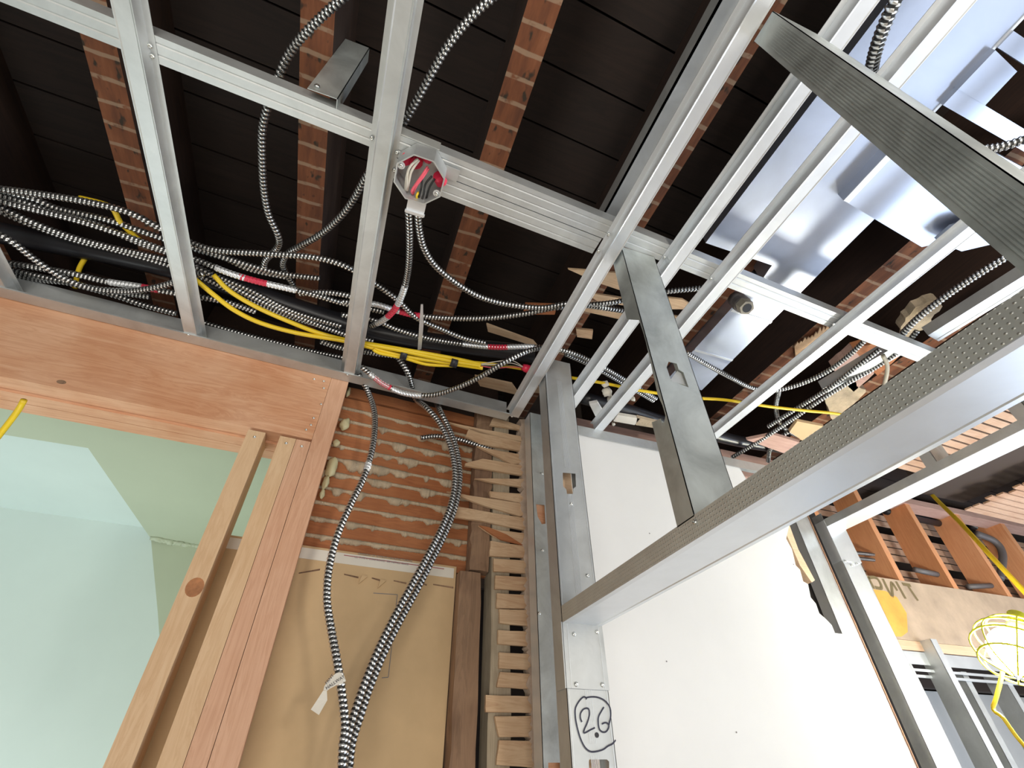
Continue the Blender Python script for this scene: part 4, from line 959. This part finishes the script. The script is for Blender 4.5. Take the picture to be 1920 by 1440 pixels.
bcable([(-20, 495, 1.075), (60, 515, 1.075), (140, 533, 1.075), (210, 552, 1.075), (270, 572, 1.075), (330, 588, 1.075)], 'armoured cable lowest of the left bundle just above the track')
bcable([(-20, 505, 1.08), (60, 522, 1.08), (130, 530, 1.08), (200, 545, 1.08), (280, 556, 1.08)], 'armoured cable second lowest of the left bundle')
bcable([(380, 605, 1.10), (460, 628, 1.10), (540, 648, 1.10), (600, 662, 1.10), (650, 672, 1.10)], 'armoured cable deep between the rails just above the steel track')
bcable([(385, 618, 1.08), (460, 637, 1.08), (540, 657, 1.08), (640, 683, 1.08)], 'armoured cable behind the steel track between the left rails')
bcable([(600, 640, 1.08), (640, 652, 1.08), (700, 662, 1.08), (745, 668, 1.08)], 'short visible armoured cable run above the yellow cables by the second rail')
bcable([(370, 465, 1.13), (420, 483, 1.13), (470, 505, 1.13), (540, 520, 1.14)], 'thin-looking armoured cable branching under the upper sweep')
bcable([(560, 550, 1.1), (620, 549, 1.1), (680, 560, 1.1)], 'armoured cable crest just left of the second rail')
# right side
Rg = 'armoured cables right of the upright stud'
def rcable(pts, label, r=R_MC): return cable(pts, label, group=Rg, r=r)
rcable([(1288, 662, 1.10), (1330, 686, 1.10), (1370, 708, 1.10), (1410, 727, 1.10), (1450, 732, 1.10), (1495, 722, 1.10), (1545, 700, 1.10), (1590, 668, 1.10), (1630, 630, 1.10)], 'armoured cable sagging across the duct end behind the last rail')
rcable([(1372, 858, 1.05), (1425, 826, 1.06), (1480, 790, 1.07), (1535, 752, 1.08), (1590, 718, 1.09), (1640, 690, 1.1), (1690, 655, 1.1), (1720, 620, 1.11)], 'armoured cable rising beside the dimpled header')
rcable([(1440, 800, 1.08), (1500, 762, 1.08), (1560, 724, 1.08), (1610, 685, 1.09), (1650, 655, 1.1)], 'armoured cable alongside the one rising by the dimpled header')
rcable([(1680, 640, 1.07), (1715, 602, 1.07), (1760, 565, 1.07), (1810, 530, 1.07), (1870, 492, 1.07), (1940, 452, 1.07)], 'thick-looking armoured cable along the right edge', r=.0085)
rcable([(1690, -20, 1.02), (1668, 25, 1.02), (1648, 75, 1.03), (1636, 120, 1.05), (1632, 160, 1.09)], 'armoured cable dropping in front of the duct at top right', r=.0100)
rcable([(1800, 275, 1.10), (1840, 280, 1.08), (1880, 275, 1.07), (1940, 255, 1.06)], 'armoured cable end reaching the right edge below the ribbed stud', r=.0085)
rcable([(1460, 735, 1.11), (1455, 765, 1.11), (1463, 795, 1.11), (1490, 815, 1.11), (1530, 822, 1.11)], 'small curled armoured cable under the last rail')
rcable([(1440, 865, 1.06), (1445, 840, 1.07), (1470, 815, 1.08), (1500, 800, 1.09)], 'short armoured cable curl above the white wall end')
for k, yy in enumerate((1036, 1046)):
    cable([(1590, yy, 'y', 1.75), (1610, yy + 1, 'y', 1.78), (1638, yy + 4, 'y', 1.84)], 'armoured cable entering the first orange upright, %s one' % ('upper' if k == 0 else 'lower'), group='armoured cables in the far room', r=.008, pitch=.010)
mb = MB(); tube(mb, cat_rom([pz(1655, 665, 1.10), pz(1664, 690, 1.09), pz(1655, 735, 1.07)], .01), .006, 8); tag(mb.build('grey_wire', M['pipe_rim'], None, True), 'smooth grey wire bent over the cables by the dimpled header', 'wire')

# yellow cables
def ycable(pts, label, r=.0055, flat=1.0, name='yellow_cable', mat='yellow', group='yellow cables above the track'):
    P = [pz(*q) if len(q) == 3 else (pw(q[0], q[1], q[3]) if q[2] == 'w' else py_(q[0], q[1], q[3])) for q in pts]
    mb = MB(); tube(mb, cat_rom(P, .01), r, 8, flat=flat); return tag(mb.build(name, M[mat], None, True), label, 'cable', group)
ycable([(365, 523, 1.06), (400, 552, 1.055), (440, 582, 1.05), (490, 606, 1.05), (560, 625, 1.05), (640, 638, 1.05), (690, 650, 1.05), (760, 668, 1.05), (850, 682, 1.05), (905, 690, 1.05)], 'yellow cable lowest where it leaves the left rail', .0062)
ycable([(400, 515, 1.09), (430, 545, 1.08), (480, 575, 1.07), (540, 602, 1.06), (600, 625, 1.06), (660, 640, 1.055), (740, 655, 1.05), (840, 676, 1.05), (900, 686, 1.05)], 'yellow cable joining the bundle from above', .0062)
ycable([(600, 632, 1.055), (680, 643, 1.055), (760, 656, 1.055), (850, 672, 1.055), (905, 684, 1.055)], 'yellow cable along the top of the taped bundle', .006)
ycable([(700, 655, 1.04), (712, 662, 1.04), (760, 672, 1.045), (800, 683, 1.045), (850, 686, 1.05)], 'short yellow cable loop under the taped bundle', .005)
ycable([(850, 676, 1.06), (930, 684, 1.06), (1000, 695, 1.06), (1070, 708, 1.06), (1130, 718, 1.06), (1200, 732, 1.06), (1290, 745, 1.06), (1360, 750, 1.06), (1440, 762, 1.06), (1510, 770, 1.06), (1580, 778, 1.06), (1640, 800, 1.08)], 'long thin yellow cable crossing the whole corner to the right', .0050)
ycable([(150, 371, 1.13), (190, 381, 1.12), (212, 392, 1.12), (228, 420, 1.12), (262, 450, 1.12)], 'flat yellow cable rising behind the far left bundle', .006)
ycable([(162, 480, 1.15), (148, 505, 1.13), (140, 540, 1.10)], 'short yellow strap crossing the dark pipe at left', .006)
ycable([(45, 750, .70), (30, 775, .68), (-20, 840, .62)], 'yellow printed cable in the top corner of the green opening', .0060, group='yellow cables away from the ceiling')
ycable([(1690, 862, 'y', 1.62), (1745, 925, 'y', 1.5), (1800, 980, 'y', 1.35), (1860, 1045, 'y', 1.2), (1940, 1130, 'y', 1.1)], 'bright yellow cable slanting down at the right edge', .0095, group='yellow cables away from the ceiling')
for k, (x, y) in enumerate(((757, 664), (851, 679))):
    a0, a1 = pz(x - 6, y - 1, 1.05), pz(x + 6, y + 2, 1.05); mb = MB(); tube(mb, [a0, a1], .0155, 14, flat=1)
    tag(mb.build('tape_band', M['tape_black'], None, True), 'black tape band around the yellow cables, %s one' % ('left' if k == 0 else 'right'), 'tape')
wc = thing('wire_cap', pz(992, 692, 1.045), 'red wire cap on loose wires beside the corner rail', 'wire cap')
mb = MB(); a0, a1 = pz(980, 688, 1.045), pz(1002, 697, 1.045); C = [a0 + (a1 - a0) * t for t in (0, .25, .55, .85, 1)]
mb.sweep([(math.cos(k * math.pi / 5) * .0125, math.sin(k * math.pi / 5) * .0125) for k in range(10)], C, scale=(.75, 1.0, 1.05, .7, .35)); mb.build('cap', M['red_plastic'], wc, True)
for k, (dy, m_) in enumerate(((-8, 'wire_white'), (-3, 'wire_white'), (1, 'wire_black'), (4, 'wire_pink'))):
    mb = MB(); tube(mb, cat_rom([pz(902, 685 + dy * .3, 1.05), pz(930, 686 + dy, 1.05), pz(960, 684 + dy, 1.045), pz(984, 690, 1.045)], .006), .0016, 6); mb.build('wire', M[m_], wc, True)
# metal strap hanging behind
mb = MB(); mb.prism([pz(x, y, 1.08) for x, y in ((789, 571), (793, 571), (794, 610), (790, 655), (783, 656), (786, 610))], Z * .002); tag(mb.build('hanging_strap', M['steel_bright']), 'small perforated metal strap hanging above the yellow cables', 'strap')

# cable tag
tg = thing('cable_tag', pw(637, 1275, 1.19), 'folded white tape tag with handwriting on the hanging cable', 'tag')
q = lambda x, y, n=1.188: pw(560 + x * 140 / 1920, 1240 + y * 105 / 1440, n)
mb = MB(); mb.prism([q(970, 300), q(1110, 290), q(1150, 560), q(960, 620), q(790, 710), q(730, 760), q(635, 740), q(660, 640), q(740, 520), q(850, 400)], WN * -.0006)
mb.build('label_strip', M['paper_white'], tg)
mb = MB(); mb.prism([q(630, 750, 1.187), q(725, 760, 1.187), q(735, 1000, 1.19), q(520, 1380, 1.2), q(310, 1240, 1.2), q(470, 1000, 1.19)], WN * -.0006); mb.build('folded_tail', M['paper_white'], tg)
mb = MB(); tube(mb, [pw(633, 1262, 1.2), pw(640, 1282, 1.2)], .0092, 12); mb.build('wrap', M['paper_white'], tg, True)
d1 = (q(1080, 470) - q(700, 730)).normalized(); 
text('HALLWAY', q(715, 735, 1.1865), d1, d1.cross(WN) * -1 if d1.cross(WN).z < 0 else d1.cross(WN), .0078, M['ink'], tg, 'handwriting', 'LEFT')
text('FRNT', q(720, 600, 1.1865), (q(860, 440) - q(680, 660)).normalized(), (lambda v: v if v.z > 0 else -v)((q(860, 440) - q(680, 660)).normalized().cross(WN)), .0075, M['ink'], tg, 'handwriting', 'LEFT')

# ---- junction box
jc = (pz(786, 338, .975) - CAM) / S
jb = thing('junction_box', G(jc.x, jc.y, 1.0), 'open octagonal metal junction box full of red and white wires', 'junction box')
cx, cy = jc.x, jc.y; Rb = .0545
oct_ = [(cx + Rb * math.cos(math.radians(22.5 + 45 * k) ), cy + Rb * math.sin(math.radians(22.5 + 45 * k))) for k in range(8)]
inn = [(cx + (Rb - .003) * math.cos(math.radians(22.5 + 45 * k)), cy + (Rb - .003) * math.sin(math.radians(22.5 + 45 * k))) for k in range(8)]
mb = MB(); zt, zb = 1.0265, .974
vs = [G(x, y, zb) for x, y in oct_] + [G(x, y, zt) for x, y in oct_] + [G(x, y, zb) for x, y in inn] + [G(x, y, zt - .002) for x, y in inn]
fs = []
for k in range(8):
    k2 = (k + 1) % 8; fs += [(k, k2, 8 + k2, 8 + k), (16 + k, 16 + k2, 24 + k2, 24 + k), (k, k2, 16 + k2, 16 + k)]
fs += [tuple(range(8, 16)), tuple(range(24, 32))]
mb.add(vs, fs); mb.build('box_body', M['steel'], jb)
for a_ in (45, 225):
    mb = MB(); ex, ey = cx + (Rb - .010) * math.cos(math.radians(a_ - 22)), cy + (Rb - .010) * math.sin(math.radians(a_ - 22))
    mb.prism([G(ex + .008 * math.cos(t), ey + .008 * math.sin(t), zb + .003) for t in [k * math.pi / 5 for k in range(10)]], Z * .0015); mb.build('screw_ear', M['steel_bright'], jb)
    screw(G(ex, ey, zb + .002), -Z, .0045, jb)
mb = MB(); mb.frame_box(WW, (cx + .03, cx + .105), (cy - .03, cy - .004), (1.020, 1.0225)); mb.build('mounting_bracket', M['steel'], jb)
bp = (pz(778, 398, .985) - CAM) / S
mb = MB(); gbox(mb, (bp.x - .020, bp.x + .020), (bp.y - .026, bp.y + .008), (.985, 1.006)); mb.build('cable_clamp', M['steel_bright'], jb)
mb = MB(); gbox(mb, (bp.x - .022, bp.x + .022), (bp.y - .002, bp.y + .003), (.980, .985)); mb.build('clamp_strap', M['steel_bright'], jb)
for k, (x, y, r) in enumerate(((766, 303, .013), (785, 310, .013), (797, 300, .012), (820, 328, .0125))):
    a0, a1 = pz(x, y, 1.003), pz(x + (-6 if k < 2 else 8), y + (14 if k > 2 else -8), 1.012)
    mb = MB(); mb.sweep([(math.cos(t * math.pi / 4) * r, math.sin(t * math.pi / 4) * r) for t in range(8)], [a0, a0 + (a1 - a0) * .3, a1], scale=(.75, 1, 1)); mb.build('wire_nut', M['red_plastic'], jb)
for k, (m_, pts) in enumerate((('wire_white', ((784, 298), (769, 312), (762, 333), (760, 356))), ('wire_white', ((786, 300), (772, 320), (767, 340), (764, 357))), ('wire_white', ((781, 299), (766, 318), (763, 345), (762, 357))),
        ('wire_pink', ((802, 312), (794, 325), (780, 345), (772, 358), (774, 364))), ('wire_pink', ((799, 318), (788, 335), (776, 352), (772, 361))), ('wire_pink', ((804, 316), (793, 332), (781, 348), (775, 362))),
        ('wire_black', ((810, 330), (798, 345), (794, 365), (790, 376))), ('wire_black', ((815, 335), (805, 352), (799, 372))), ('wire_black', ((792, 328), (790, 350), (784, 375))), ('yellow', ((785, 360), (781, 368), (784, 376))))):
    mb = MB(); tube(mb, cat_rom([pz(x, y, .985 + .006 * (i == 0) + .01 * (i == len(pts) - 1)) for i, (x, y) in enumerate(pts)], .004), .0021 if 'black' in m_ else .0024, 6); mb.build('wire', M[m_], jb, True)
